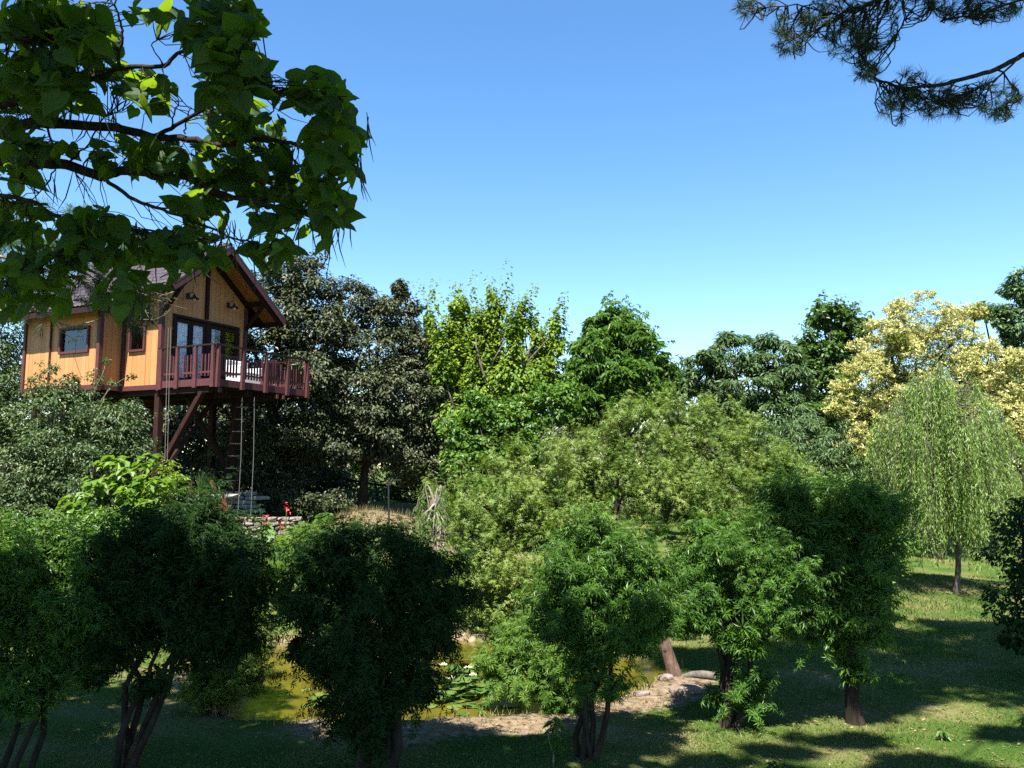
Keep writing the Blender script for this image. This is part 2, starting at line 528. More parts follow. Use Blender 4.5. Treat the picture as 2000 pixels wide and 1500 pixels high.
def crown_shoots(lobes, n, per, ln, upw=.75, rad=.02, sagging=.18, fill=.9, ran=.5, clusters=16):
    """leaves set along n leafy shoots that start inside the lobes and grow out and up"""
    vol = np.array([np.prod(r) ** .75 for _, r in lobes])
    li = rng.choice(len(lobes), n, p=vol / vol.sum())
    C = np.array([q[0] for q in lobes])[li]; RR = np.array([q[1] for q in lobes])[li]
    u = rdir(n)
    kc = clusters * len(lobes)
    lc = np.repeat(np.arange(len(lobes)), clusters)
    uc = rdir(kc)
    fc = rng.uniform(.45, 1, kc) * fill
    ci = rng.integers(0, clusters, n) + li * clusters
    u = nrm(uc[ci] + rdir(n) * .45)
    o = C + (uc[ci] * fc[ci][:, None] + rdir(n) * .2 * rng.uniform(.2, 1, n)[:, None]) * RR
    dv = nrm(u * [1, 1, .6] + np.array([0, 0, upw]) + rdir(n) * ran)
    L_ = ln * np.where(rng.uniform(size=n) < .08, rng.uniform(1.2, 1.9, n), rng.uniform(.4, 1.15, n))
    t = np.tile(np.linspace(.05, 1, per), (n, 1)) + rng.uniform(-.04, .04, (n, per))
    pos = o[:, None] + dv[:, None] * (L_[:, None] * t)[..., None] - np.array([0, 0, 1.]) * (sagging * L_[:, None] * t ** 2 * (1.1 - abs(dv[:, 2:3])))[..., None]
    pos = pos.reshape(-1, 3)
    dd = np.repeat(dv, per, 0)
    side = np.cross(dd, rdir(n * per))
    side = nrm(side)
    pos = pos + side * rad * rng.uniform(.3, 1, n * per)[:, None]
    N = dd * .6 + np.array([0, 0, .35]) + side * .25 + rdir(n * per) * .45
    D = side + dd * .45 + np.array([0, 0, -.12])
    sc = (1.05 - .5 * t.reshape(-1) ** 2)
    return pos, frames(N, D), sc, o

SUNV = np.array(sdir)
def sun_gaps(P, targets):
    """openings in a canopy: drop the points on the sun's way to the given places"""
    ok = np.ones(len(P), bool)
    for c, r in targets:
        q = P - np.asarray(c)
        t = q @ SUNV
        ok &= (np.linalg.norm(q - t[:, None] * SUNV, axis=1) > r) | (t < 0)
    return ok
GAPS = [(at(50, 1070, 9.0), .5), (at(170, 1090, 8.8), .4), (at(640, 1050, 9.1), .65), (at(440, 1040, 9.1), .55), (at(560, 1415, 11.0), .5), (at(470, 1400, 11.0), .35), (at(300, 1420, 10.2), .3),
        (at(290, 190, 6.1), .22), (at(480, 260, 6.5), .42), (at(540, 330, 6.5), .42), (at(330, 480, 6.4), .42), (at(400, 390, 6.4), .42), (at(60, 60, 5.8), .15), (at(420, 470, 6.2), .42),
        (at(1590, 990, 11.5), .5), (at(1190, 1110, 9.5), .75), (at(1420, 1110, 10.7), .8), (at(1440, 1080, 10.8), .9), (at(880, 1408, 10.9), .45), (at(1000, 1408, 10.9), .6), (at(1100, 1425, 10.6), .4), (at(1900, 1440, 9.8), .8), (at(1600, 1450, 9.6), .6), (at(1300, 1430, 9.9), .6), (at(1780, 1490, 9.0), .4), (at(1720, 1420, 10.1), .4), (at(1480, 1440, 9.8), .35)]

def leaf_frames(out, up=.7, ran=.6, droop=.5, outw=.5):
    n = len(out)
    N = np.array([0, 0, 1.]) * up + out * outw + rdir(n) * ran
    D = out * np.array([1, 1, .3]) + rdir(n) * .7 + np.array([0, 0, -droop])
    return frames(N, D)

def bend(a, b, k=6, wob=.06, sag=0.):
    a, b = np.asarray(a, float), np.asarray(b, float)
    t = np.linspace(0, 1, k)[:, None]
    L = np.linalg.norm(b - a)
    w1 = rng.normal(size=3) * wob * L
    w2 = rng.normal(size=3) * wob * L * .5
    return a + (b - a) * t + w1 * np.sin(t * math.pi) + w2 * np.sin(t * 2 * math.pi) + np.array([0, 0, sag * L]) * np.sin(t * math.pi)

def trunk_mesh(base, lobes, subs, r0, fork=.35, stems=1, mat='bark', name='trunk', parent=None, nsub=40, k=8, lean=0):
    mb = MB()
    base = np.asarray(base, float)
    cc = np.mean([c for c, _ in lobes], 0)
    top = base + (cc - base) * fork
    top[:2] = base[:2] + (cc[:2] - base[:2]) * fork * .8
    zz = np.linspace(0, 1, 7)
    P = bend(base - np.array([0, 0, .15]), top, 7, .035)
    if stems == 1:
        mb.tube(P, r0 * (1 - .35 * zz) * (1 + .5 * np.exp(-zz * 9)), k)
    mains = lobes if stems == 1 else lobes[:stems + 1]
    for c, r in ([] if stems == 1 else lobes[stems + 1:]):
        near = min(mains, key=lambda m: np.linalg.norm(m[0] - c))[0]
        a_ = near * .65 + base * .35
        mb.tube(bend(a_, c, 5, .06), np.linspace(r0 * .22, r0 * .08, 5), 5)
    for q, (c, r) in enumerate(mains):
        if stems == 1:
            s, rr = top, r0 * .45
        else:
            a = 2 * math.pi * q / len(mains)
            s, rr = base + np.array([math.cos(a), math.sin(a), 0]) * r0 * 1.3 - np.array([0, 0, .1]), r0 * .6
        B = bend(s, c, 7, .07, .03) if stems == 1 else np.concatenate([bend(s, base * [1, 1, 0] * .6 + c * [1, 1, 0] * .4 + [0, 0, base[2] * .4 + c[2] * .6], 5, .06)[:-1], bend(base * [1, 1, 0] * .6 + c * [1, 1, 0] * .4 + [0, 0, base[2] * .4 + c[2] * .6], c, 4, .05)])
        mb.tube(B, np.linspace(rr, rr * .25, len(B)), 7)
    if nsub and len(subs):
        for c in subs[rng.choice(len(subs), min(nsub, len(subs)), replace=False)]:
            ds = [np.linalg.norm(c - q[0]) for q in lobes]
            q = lobes[int(np.argmin(ds))]
            mb.tube(bend(q[0] - np.array([0, 0, q[1][2] * .3]), c, 5, .08), np.linspace(r0 * .14, r0 * .04, 5), 4)
    return mb.build(name, M[mat], parent, base, True)

def tree(name, label, cat, base, lobes, n, size, tmpl, mat, r0=.16, group=None, up=.7, ran=.6, droop=.5, outw=.5,
         sub=14, sr=(.28, .45), core=.12, stems=1, fork=.35, bark='bark', szvar=.3, crown='crown', parts=0, nsub=40, extra=None, shoots=None, ragged=0, **kw):
    base = np.asarray(base, float)
    main_lobes = lobes
    if ragged:
        lobes = list(lobes)
        for q in range(ragged):
            c, r = lobes[rng.integers(len(lobes))]
            u = rdir(1)[0]
            lobes.append((c + u * r * rng.uniform(.95, 1.25), r * rng.uniform(.18, .4)))
    t = thing(name, label, cat, base, group)
    pos, out, subs = crown_points(lobes, n, sub, sr, core)
    ok = pos[:, 2] > base[2] + .05
    pos, out = pos[ok], out[ok]
    Rm = leaf_frames(out, up, ran, droop, outw)
    sz = size * rng.uniform(1 - szvar, 1 + szvar, len(pos))
    if shoots:
        ps, Rs, sc, ob = crown_shoots(lobes, *shoots, **kw)
        ok = ps[:, 2] > base[2] + .05
        pos = np.concatenate([pos, ps[ok]]); Rm = np.concatenate([Rm, Rs[ok]])
        sz = np.concatenate([sz, size * sc[ok] * rng.uniform(1 - szvar, 1 + szvar, ok.sum())])
    if parts:
        # the leaves nearest to the eye are objects of their own
        dist = np.linalg.norm(pos - np.array([0, 0, EYE]), axis=1) + rng.uniform(0, .25, len(pos))
        o = np.argsort(dist)
        pick, rest = o[:parts], o[parts:]
        lm = MB().add(*tmpl).mesh('leaf', M[mat])
        for q in pick:
            A = np.eye(4)
            A[:3, :3] = Rm[q] * sz[q]
            A[:3, 3] = pos[q] - base
            inst('leaf', lm, t, Matrix(A.tolist()))
        pos, Rm, sz = pos[rest], Rm[rest], sz[rest]
    mb = MB()
    scatter(mb, tmpl, pos, Rm, sz)
    tag(mb.build(crown, M[mat], t, base), kind='stuff')
    trunk_mesh(base, main_lobes, subs, r0, fork, stems, bark, 'trunk' if stems == 1 else 'stems', t, nsub)
    if extra:
        extra(t, base, pos, subs, lobes)
    return t

LEAF, LEAFW, NARROW = T_leaf(.5), T_leaf(.7, .1, .2), T_leaf(.24, .04, .15)
STAR, STARW = T_star(6, .2), T_star(5, .34, 190, .35)
STAR5 = T_star(5, .22, 190)
def T_star1(k=6, w=.24, spread=200, droop=.15):
    V, F = [], []
    for q in range(k):
        a = R(-spread / 2 + spread * q / (k - 1))
        c, s = math.cos(a), math.sin(a)
        for x, y, z in ((.16, w / 2, .02), (.16, -w / 2, .02), (1, 0, -droop)):
            V.append((x * c - y * s, x * s + y * c, z))
        F.append([3 * q, 3 * q + 1, 3 * q + 2])
    return np.array(V), np.array(F)
STAR1 = T_star1()

exec_after = []

# ------------------------------------------------------------------ treehouse (local axes: x out over the deck, y along the front, z up)
YAW = R(25.06)
C0 = at(420, 752, 24)
GZ = hz(C0[0] - 2, C0[1] + 2)
house = thing('treehouse', 'golden pine treehouse on tall dark posts with a gabled roof and red balcony', 'treehouse', (C0[0], C0[1], GZ))
house.rotation_euler = (0, 0, -YAW)
ZO = C0[2] - GZ
HB = (0, 0, -ZO)
L, W, HW, BACK, REC, JOG = 2.36, 4.2, 3.6, 5.27, 1.68, .88
def roofz(b):
    return 4.93 - .75 * abs(b - 1.8)

def planked_wall(o, d, nrml, length, top, openings=(), step=.2, name='wall', off=0.):
    """boards standing side by side on a dark backing; o start, d along, nrml outward; openings (s0,s1,z0,z1)"""
    o, d, nv = (np.asarray(q, float) for q in (o, d, nrml))
    n = max(1, round(length / step))
    e = np.linspace(0, length, n + 1)
    cuts = sorted(set(list(np.round(e, 4)) + [round(q, 4) for op in openings for q in op[:2]]))
    back, boards = MB(), []
    for s0, s1 in zip(cuts[:-1], cuts[1:]):
        if s1 - s0 < .004:
            continue
        m = (s0 + s1) / 2
        segs = [[0.0, None]]
        for a0, a1, z0, z1 in openings:
            if a0 - 1e-6 <= m <= a1 + 1e-6:
                new = []
                for lo, hi in segs:
                    if z0 > lo + .01:
                        new.append([lo, z0])
                    new.append([z1, hi])
                segs = new
        for lo, hi in segs:
            t0, t1 = (top(s0), top(s1)) if hi is None else (hi, hi)
            if max(t0, t1) <= lo + .01:
                continue
            def quad(g, dep, th):
                p = [o + d * (s0 + g) + nv * dep + np.array([0, 0, lo]), o + d * (s1 - g) + nv * dep + np.array([0, 0, lo]),
                     o + d * (s1 - g) + nv * dep + np.array([0, 0, t1]), o + d * (s0 + g) + nv * dep + np.array([0, 0, t0])]
                return p, -nv * th
            back.prism(*quad(-.001, -.03, .05))
            boards.append(quad(.0045, .0 + .004 * rng.uniform(-1, 1), .027))
    wobj = back.build(name, M['interior'], house, HB)
    for p, ax in boards:
        MB().prism(p, ax).build('plank', M['planks'], wobj, HB)
    return wobj

front_open = [(.42, 3.32, 0, 2.46)]
wf = planked_wall((-L, 0, 0), (0, 1, 0), (1, 0, 0), HW, lambda s: roofz(s) - .2, front_open)
win1 = (REC - 1.42 + .0, REC - .66, 1.22, 2.06)
wl_ = planked_wall((-L - REC, 0, 0), (1, 0, 0), (0, -1, 0), REC, lambda s: roofz(0) - .2, [win1])
wc = planked_wall((-L - REC, -JOG, 0), (0, 1, 0), (1, 0, 0), JOG, lambda s: roofz(s - JOG) - .2)
LB = BACK - REC
win2 = (LB - 1.86, LB - .46, 1.16, 2.02)
wb = planked_wall((-L - BACK, -JOG, 0), (1, 0, 0), (0, -1, 0), LB, lambda s: roofz(-JOG) - .2, [win2])
for o_, d_, nn_, ln in (((-L - REC, HW, 0), (1, 0, 0), (0, 1, 0), REC), ((-L - BACK, HW + JOG, 0), (1, 0, 0), (0, 1, 0), LB)):
    bb = o_[1]
    planked_wall(o_, d_, nn_, ln, lambda s, bb=bb: roofz(bb) - .2, step=.6)
planked_wall((-L - REC, HW, 0), (0, 1, 0), (1, 0, 0), JOG, lambda s: roofz(HW + s) - .2, step=.4)
planked_wall((-L - BACK, -JOG, 0), (0, 1, 0), (-1, 0, 0), HW + 2 * JOG, lambda s: roofz(s - JOG) - .2, step=.6)
MB().box((-L - REC / 2, HW / 2, .06), (REC - .1, HW - .1, .1)).box((-L - REC - LB / 2, HW / 2, .06), (LB - .1, HW + 2 * JOG - .1, .1)).build('floor', M['trim'], house, HB)

# trims: corner posts, battens, base boards
def bars(name, mat, lst, parent=house, bevel=.006):
    for a_, b_, w_, h_, *up in lst:
        MB().bar(a_, b_, w_, h_, *(up or [])).build(name, M[mat], parent, HB, bevel=bevel)
X1 = (1, 0, 0)
bars('corner_post', 'redwood', [((-L + .01, -.01, -.08), (-L + .01, -.01, roofz(0) - .22), .14, .14, X1),
                                ((-L + .01, HW + .01, -.08), (-L + .01, HW + .01, roofz(0) - .22), .13, .13, X1),
                                ((-L - REC + .02, -JOG - .01, -.08), (-L - REC + .02, -JOG - .01, roofz(-JOG) - .22), .14, .14, X1),
                                ((-L - BACK, -JOG - .01, -.08), (-L - BACK, -JOG - .01, roofz(-JOG) - .22), .12, .12, X1),
                                ((-L - REC + .05, -.045, -.08), (-L - REC + .05, -.045, roofz(0) - .22), .1, .1, X1)])
bars('batten', 'redwood', [((-L - REC - 2.3, -JOG - .02, .12), (-L - REC - 2.3, -JOG - .02, roofz(-JOG) - .22), .1, .04, X1)])
bars('gable_post', 'trim', [((-L + .03, 1.8, 2.5), (-L + .03, 1.8, roofz(1.8) - .25), .14, .08, X1)])
bars('base_board', 'redwood', [((-L - REC + .1, -.02, .04), (-L - .08, -.02, .04), .05, .16), ((-L - REC + .03, -JOG + .08, .04), (-L - REC + .03, -.1, .04), .05, .16),
                               ((-L - BACK + .07, -JOG - .02, .04), (-L - REC - .07, -JOG - .02, .04), .05, .16)])
# windows on the long side
def window(s0, s1, z0, z1, y, x0):
    f = MB()
    a0, a1 = x0 + s0, x0 + s1
    t = .075
    f.box(((a0 + a1) / 2, y - .02, z0 + t / 2), (a1 - a0, .1, t)).box(((a0 + a1) / 2, y - .02, z1 - t / 2), (a1 - a0, .1, t))
    f.box((a0 + t / 2, y - .02, (z0 + z1) / 2), (t, .1, z1 - z0 - 2 * t)).box((a1 - t / 2, y - .02, (z0 + z1) / 2), (t, .1, z1 - z0 - 2 * t))
    fo = f.build('window', M['redwood'], house, HB, bevel=.006)
    MB().box(((a0 + a1) / 2, y + .02, (z0 + z1) / 2), (a1 - a0 - 2 * t, .01, z1 - z0 - 2 * t)).build('pane', M['glass'], fo, HB)
    return fo
window(*win1, 0, -L - REC)
window(*win2, -JOG, -L - BACK)
# french doors
df = MB()
xd = -L + .005
df.box((xd, .42 + .045, 1.23), (.1, .09, 2.46)).box((xd, 3.32 - .045, 1.23), (.1, .09, 2.46)).box((xd, 1.87, 2.415), (.1, 2.72, .09)).box((xd, 1.87, 1.24), (.12, .16, 2.24))
doors = df.build('french_door', M['trim'], house, HB)
for q, y0 in enumerate((.51, 1.16, 1.95, 2.59)):
    lw = .64
    fr_ = MB()
    fr_.box((xd, y0 + .045, 1.26), (.06, .085, 2.16)).box((xd, y0 + lw - .045, 1.26), (.06, .085, 2.16)).box((xd, y0 + lw / 2, 2.28), (.06, lw - .175, .12)).box((xd, y0 + lw / 2, .3), (.06, lw - .175, .22))
    fr_.build('door_leaf', M['trim'], doors, HB)
    MB().box((xd - .005, y0 + lw / 2, 1.315), (.012, lw - .18, 1.81)).build('pane', M['glass'], doors, HB)
    if q < 2 or q == 2:
        cu = MB()
        ys = np.linspace(y0 + .05, y0 + lw * (.95 if q < 2 else .45), 22)
        xs = xd - .04 + .014 * np.sin(np.arange(22) * 1.9)
        V = np.concatenate([np.c_[xs, ys, np.full(22, .3)], np.c_[xs, ys, np.full(22, 2.3)]])
        cu.add(V, [[k_, k_ + 1, k_ + 23, k_ + 22] for k_ in range(21)])
        cu.build('curtain', M['curtain' if q == 0 else 'curtain_lilac'], doors, HB)
    MB().bar((xd + .06, y0 + (.6 if q % 2 == 0 else .05), 1.2), (xd + .06, y0 + (.6 if q % 2 == 0 else .05), 1.34), .025, .025, X1).build('handle', M['metal'], doors, HB)
# wall lamps: plate, curved arm, cone shade, bulb glass
for y_, z_ in ((.98, 3.06), (2.75, 3.08)):
    lamp = MB().box((-L + .035, y_, z_ + .08), (.03, .12, .18)).build('wall_lamp', M['metal'], house, HB)
    th_ = np.linspace(0, math.pi, 9)
    MB().tube(np.c_[-L + .05 + .13 * (1 - np.cos(th_)), np.full(9, y_), z_ + .08 + .12 * np.sin(th_)], .014, 6).build('lamp_arm', M['metal'], lamp, HB, True)
    MB().tube([(-L + .31, y_, z_ + .1), (-L + .31, y_, z_ + .04), (-L + .31, y_, z_ - .03), (-L + .31, y_, z_ - .045)], [.03, .05, .15, .155], 14).build('lamp_shade', M['metal'], lamp, HB, True)
    MB().tube([(-L + .31, y_, z_ + .0), (-L + .31, y_, z_ - .05), (-L + .31, y_, z_ - .09), (-L + .31, y_, z_ - .11)], [.03, .055, .045, .01], 10).build('bulb', M['glass_shade'], lamp, HB, True)

# roof
AF, AB = -L + 1.0, -L - BACK - .5
roof = MB()
def slab(a0, a1, b0, b1, t0, t1):
    z0, z1 = roofz(b0), roofz(b1)
    roof.prism([(a0, b0, z0 - t0), (a0, b1, z1 - t0), (a0, b1, z1 - t1), (a0, b0, z0 - t1)], (a1 - a0, 0, 0))
AM = -L - REC + .4
slabs = ((AM, AF, 1.8, -.5), (AB, AM, 1.8, -1.4), (AM, AF, 1.8, 4.5), (AB, AM, 1.8, 5.0))
for a0, a1, b0, b1 in slabs:
    slab(a0, a1 - .003, b0, b1, .05, .14)
roofo = roof.build('roof', M['trim'], house, HB)
tl = MB()
for a0, a1, b0, b1 in slabs:
    ln = abs(b1 - b0) * 1.25
    nrow = int(ln / .33) + 1
    aa = np.linspace(a0, a1, int((a1 - a0) / .045))
    sl = []
    for r_ in range(nrow):
        sl += [(r_ * ln / nrow, .035), ((r_ + 1) * ln / nrow - .001, .06)]
    sl = np.array(sl)
    S, A_ = np.meshgrid(sl[:, 0], aa, indexing='ij')
    Hh = np.repeat(sl[:, 1][:, None], len(aa), 1) + .028 * np.abs(np.sin(A_ * math.pi / .19))
    bb = b0 + np.sign(b1 - b0) * S / 1.25
    V = np.stack([A_, bb, roofz(1.8) - .75 * np.abs(bb - 1.8) - .05 + Hh], -1)
    i, j = np.meshgrid(np.arange(len(sl) - 1), np.arange(len(aa) - 1), indexing='ij')
    m_ = len(aa)
    tl.add(V, np.stack([i * m_ + j, i * m_ + j + 1, (i + 1) * m_ + j + 1, (i + 1) * m_ + j], -1).reshape(-1, 4))
tag(tl.build('roof_tiles', M['roof'], roofo, HB), kind='stuff')
MB().tube([(AB, 1.8, 4.95), (AF, 1.8, 4.95)], .09, 8).build('ridge_cap', M['roof'], roofo, HB, True)
def rake(a, b0, b1, dz, w_, h_, mat, name):
    MB().bar((a, b0, roofz(b0) - dz), (a, b1, roofz(b1) - dz), w_, h_, (0, .6 * np.sign(b1 - b0) * 1.0, .8)).build(name, M[mat], roofo, HB)
for s_, be in ((1, 4.52), (-1, -.52)):
    rake(AF + .02, 1.8, be, .14, .05, .2, 'redwood', 'barge_board')
    rake(AF - .01, 1.8, be, .02, .12, .06, 'roof', 'verge_cap')
    rake(AF - .1, 1.8, be, .25, .1, .16, 'trim', 'rafter')
    rake(-L + .06, 1.8, 3.65 if s_ > 0 else -.05, .25, .1, .16, 'trim', 'rafter')
    # soffit boards between the rafters
    for q in range(5):
        a0 = -L + .12 + q * .155
        bb0, bb1 = 1.8 + s_ * .05, be - s_ * .06
        MB().prism([(a0, bb0, roofz(bb0) - .145), (a0 + .15, bb0, roofz(bb0) - .145), (a0 + .15, bb1, roofz(bb1) - .145), (a0, bb1, roofz(bb1) - .145)], (0, 0, -.02)).build('soffit_board', M['soffit'], roofo, HB)
for b_ in (1.8, HW, 0.0, 4.42, -.42):
    z_ = roofz(b_) - .27
    MB().bar((-L - .05, b_, z_), (AF - .06, b_, z_), .12, .15).build('purlin', M['trim'], roofo, HB)
for b_ in (HW, 0.0):
    MB().bar((-L + .06, b_, 2.42), (AF - .15, b_, roofz(b_) - .33), .1, .1).build('bracket', M['trim'], house, HB)
bars('fascia', 'trim', [((AM, -.52, roofz(-.5) - .14), (AF, -.52, roofz(-.5) - .14), .05, .17), ((AB, -1.42, roofz(-1.4) - .14), (AM, -1.42, roofz(-1.4) - .14), .05, .17),
                        ((AM, 4.52, roofz(4.5) - .14), (AF, 4.52, roofz(4.5) - .14), .05, .17)], roofo)
MB().tube([(AM, -.6, roofz(-.5) - .1), (AF + .05, -.6, roofz(-.5) - .1)], .055, 7).build('gutter', M['roof'], roofo, HB, True)

# balcony: joists, boards, fascia, railing
deck = MB()
for b_ in np.linspace(.15, W - .15, 7):
    deck.bar((-L, b_, .06), (-.06, b_, .06), .08, .16)
decko = deck.build('balcony', M['trim'], house, HB)
for q in range(15):
    a0 = -L + .09 + q * (L - .1) / 15
    MB().box((a0 + .07, W / 2, .17), (.142, W, .035)).build('deck_board', M['redwood'], decko, HB)
bars('fascia_board', 'redwood', [((-.03, .02, .1), (-.03, W, .1), .045, .22), ((-L + .02, -.03, .1), (-.005, -.03, .1), .045, .22), ((-L, W + .03, .1), (0, W + .03, .1), .045, .22)], decko)
bars('joist_end', 'redwood', [((-.03, b_, -.06), (-.03, b_, -.2), .09, .09, X1) for b_ in (.22, 2.75, 3.05)], decko)
rail = MB()
rail.bar((.05, -.06, 1.25), (.05, W + .08, 1.25), .1, .045).bar((-L, -.03, 1.25), (.0, -.03, 1.25), .1, .045).bar((-L, W + .03, 1.25), (.0, W + .03, 1.25), .1, .045)
railo = rail.build('railing', M['trim'], decko, HB)
pts_f = [(.05, b_) for b_ in (.05, 1.08, 2.12, 3.16, W - .02)]
pts_l = [(a_, -.06) for a_ in (-L + .12, -1.55, -.78, -.06)]
pts_r = [(a_, W + .06) for a_ in (-L + .12, -1.2, -.1)]
def post(a_, b_, n_):
    m = MB()
    n_ = np.array(n_, float)
    s_ = np.array([n_[1], n_[0], 0])
    c_ = np.array([a_, b_, 0])
    p = [c_ - s_ * .068 + [0, 0, -.06], c_ + s_ * .068 + [0, 0, -.06], c_ + s_ * .068 + [0, 0, .2], c_ + s_ * .036 + [0, 0, 1.22], c_ - s_ * .036 + [0, 0, 1.22], c_ - s_ * .068 + [0, 0, .2]]
    m.prism([q + n_ * .045 for q in p], -n_ * .09)
    m.build('post', M['redwood'], railo, HB, bevel=.006)
for q in pts_f: post(*q, (1, 0, 0))
for q in pts_l: post(*q, (0, -1, 0))
for q in pts_r: post(*q, (0, 1, 0))
def pickets(p0, p1, n, z0=.3, z1=.98):
    p0, p1 = np.array([*p0, 0.]), np.array([*p1, 0.])
    MB().bar(p0 + [0, 0, .42], p1 + [0, 0, .42], .045, .06).build('bottom_rail', M['redwood'], railo, HB)
    for q in range(n):
        c = p0 + (p1 - p0) * (q + 1) / (n + 1)
        MB().box(c + [0, 0, (z0 + z1) / 2 + rng.uniform(-.01, .01)], (.042, .042, z1 - z0)).build('baluster', M['redwood'], railo, HB)
for (q0, q1, n_) in ((0, 1, 6), (1, 2, 6), (2, 3, 6), (3, 4, 6)):
    pickets((-.02, pts_f[q0][1] + .08), (-.02, pts_f[q1][1] - .08), n_)
for q0, q1, n_ in ((0, 1, 3), (1, 2, 3), (2, 3, 3)):
    pickets((pts_l[q0][0] + .08, -.0), (pts_l[q1][0] - .08, -.0), n_)
for q0, q1, n_ in ((0, 1, 6), (1, 2, 6)):
    pickets((pts_r[q0][0] + .08, W), (pts_r[q1][0] - .08, W), n_)
# legs and braces down to the terrace
def leg(a_, b_, name='support_post', w_=.2):
    wx = house.matrix_basis
    g = -ZO - .25
    MB().box((a_, b_, (g - .05) / 2), (w_, w_, -.05 - g)).build(name, M['trim_red'], house, HB, bevel=.01)
for q in ((-L - .1, .12), (-L - .1, 3.4), (-L - REC - .2, -.6), (-L - REC - .2, 4.1), (-L - BACK + .3, -.6), (-L - BACK + .3, 4.1), (-L - 3.4, 1.8)):
    leg(*q)
bars('brace', 'trim_red', [((-.55, .12, -.06), (-L - .05, .12, -2.7), .15, .18, (0, 1, 0))])
bars('floor_beam', 'trim', [((-L - BACK, b_, -.1), (-.3, b_, -.1), .16, .2) for b_ in (.12, 1.8, 3.4)] + [((-L - BACK + .3, -.85, -.12), (-L - BACK + .3, HW + .85, -.12), .16, .2), ((-L - REC - .2, -.85, -.12), (-L - REC - .2, HW + .85, -.12), .16, .2)])
bars('cross_brace', 'trim', [((-L - .1, .12, -2.9), (-L - .1, 2.4, -.15), .12, .14, X1), ((-L - .1, 3.4, -2.9), (-L - .1, 1.2, -.15), .12, .14, X1)])

HM = Matrix.Translation(house.location) @ Matrix.Rotation(-YAW, 4, 'Z') @ Matrix.Translation((0, 0, ZO))
def hw(a, b, c):
    return np.array(HM @ Vector((a, b, c)))

# things on and under the balcony
p = hw(-.75, 1.95, .19)
ch = thing('armchair', 'white outdoor armchair standing behind the front balcony railing', 'chair', p)
ch.rotation_euler = (0, 0, -YAW)
MB().box((0, 0, .2), (.62, .95, .3)).build('seat', M['white'], ch, bevel=.03)
MB().box((0, 0, .395), (.6, .8, .085)).build('cushion', M['white'], ch, bevel=.03)
MB().box((-.3, 0, .62), (.1, .9, .42)).build('backrest', M['white'], ch, bevel=.03)
for s_ in (-1, 1):
    MB().box((.02, s_ * .47, .48), (.6, .09, .28)).build('armrest', M['white'], ch, bevel=.02)
p = hw(-.9, 3.35, .19)
ch = thing('deck_chair', 'red brown wooden slatted chair at the right end of the balcony', 'chair', p)
ch.rotation_euler = (0, 0, -YAW + 2.2)
for x_ in (-.25, .25):
    for y_ in (-.25, .25):
        MB().box((x_, y_, .2), (.05, .05, .4)).build('leg', M['redwood'], ch)
for q in range(5):
    MB().box((-.22 + q * .11, 0, .42), (.09, .56, .03)).build('seat_slat', M['redwood'], ch)
for q in range(5):
    MB().bar((-.27, -.22 + q * .11, .44), (-.42, -.22 + q * .11, .98), .08, .025, (1, 0, 0)).build('back_slat', M['redwood'], ch)
for s_ in (-1, 1):
    MB().tube([(-.36, s_ * .3, .7), (-.1, s_ * .31, .68), (.15, s_ * .31, .66), (.3, s_ * .3, .58), (.27, s_ * .28, .4)], .03, 6).build('armrest', M['redwood'], ch, smooth=True)

sw = thing('swing', 'wooden swing seat on two long ropes below the front of the balcony', 'swing', at(477, 1010, 25.1))
sb = at(477, 1010, 25.1)
MB().box(sb, (.46, .2, .04)).build('seat', M['redwood'], sw, sb, bevel=.006)
for s_, px in ((-.2, 473), (.2, 497)):
    b_ = at(px, 776, 25.1)
    MB().tube([sb + [s_, 0, 0], (sb + [s_, 0, 0]) * .5 + b_ * .5 + [.025, .02, 0], b_], .0095, 5).build('rope', M['rope'], sw, sb, True)
    for q in range(2):
        MB().box(b_ + [0, 0, -.12 - q * .14], (.05, .05, .06)).build('shackle', M['metal'], sw, sb)

tp = hw(-.9, 2.2, -.02)
bt = at(436, 945, tp[1] - .4)
bt[2] = hz(bt[0], bt[1])
la = thing('ladder', 'dark wooden ladder leaning up under the balcony with sunlit rungs coloured pale', 'ladder', bt)
sx = np.array([.19, .02, 0])
for s_ in (-1, 1):
    MB().bar(bt + sx * s_, tp + sx * s_, .05, .08, (0, 1, 0)).build('rail', M['trim'], la, bt)
nr = 11
for q in range(nr):
    c = bt + (tp - bt) * (q + .8) / nr
    MB().bar(c - sx * .95, c + sx * .95, .09, .03).build('rung', M['bark_pale'], la, bt)  # sunlight on the treads is put into the pale rung colour

hr = thing('pulley_rope', 'thin doubled rope hanging beside the front left leg of the treehouse', 'rope', at(324, 900, 24.1))
hb = at(324, 900, 24.1)
for px0, px1 in ((329, 322), (334, 327)):
    MB().tube([at(px0, 640, 24.0), at((px0 + px1) / 2 - .5, 770, 24.05), at(px1, 900, 24.1)], .009, 5).build('rope', M['rope'], hr, hb, True)

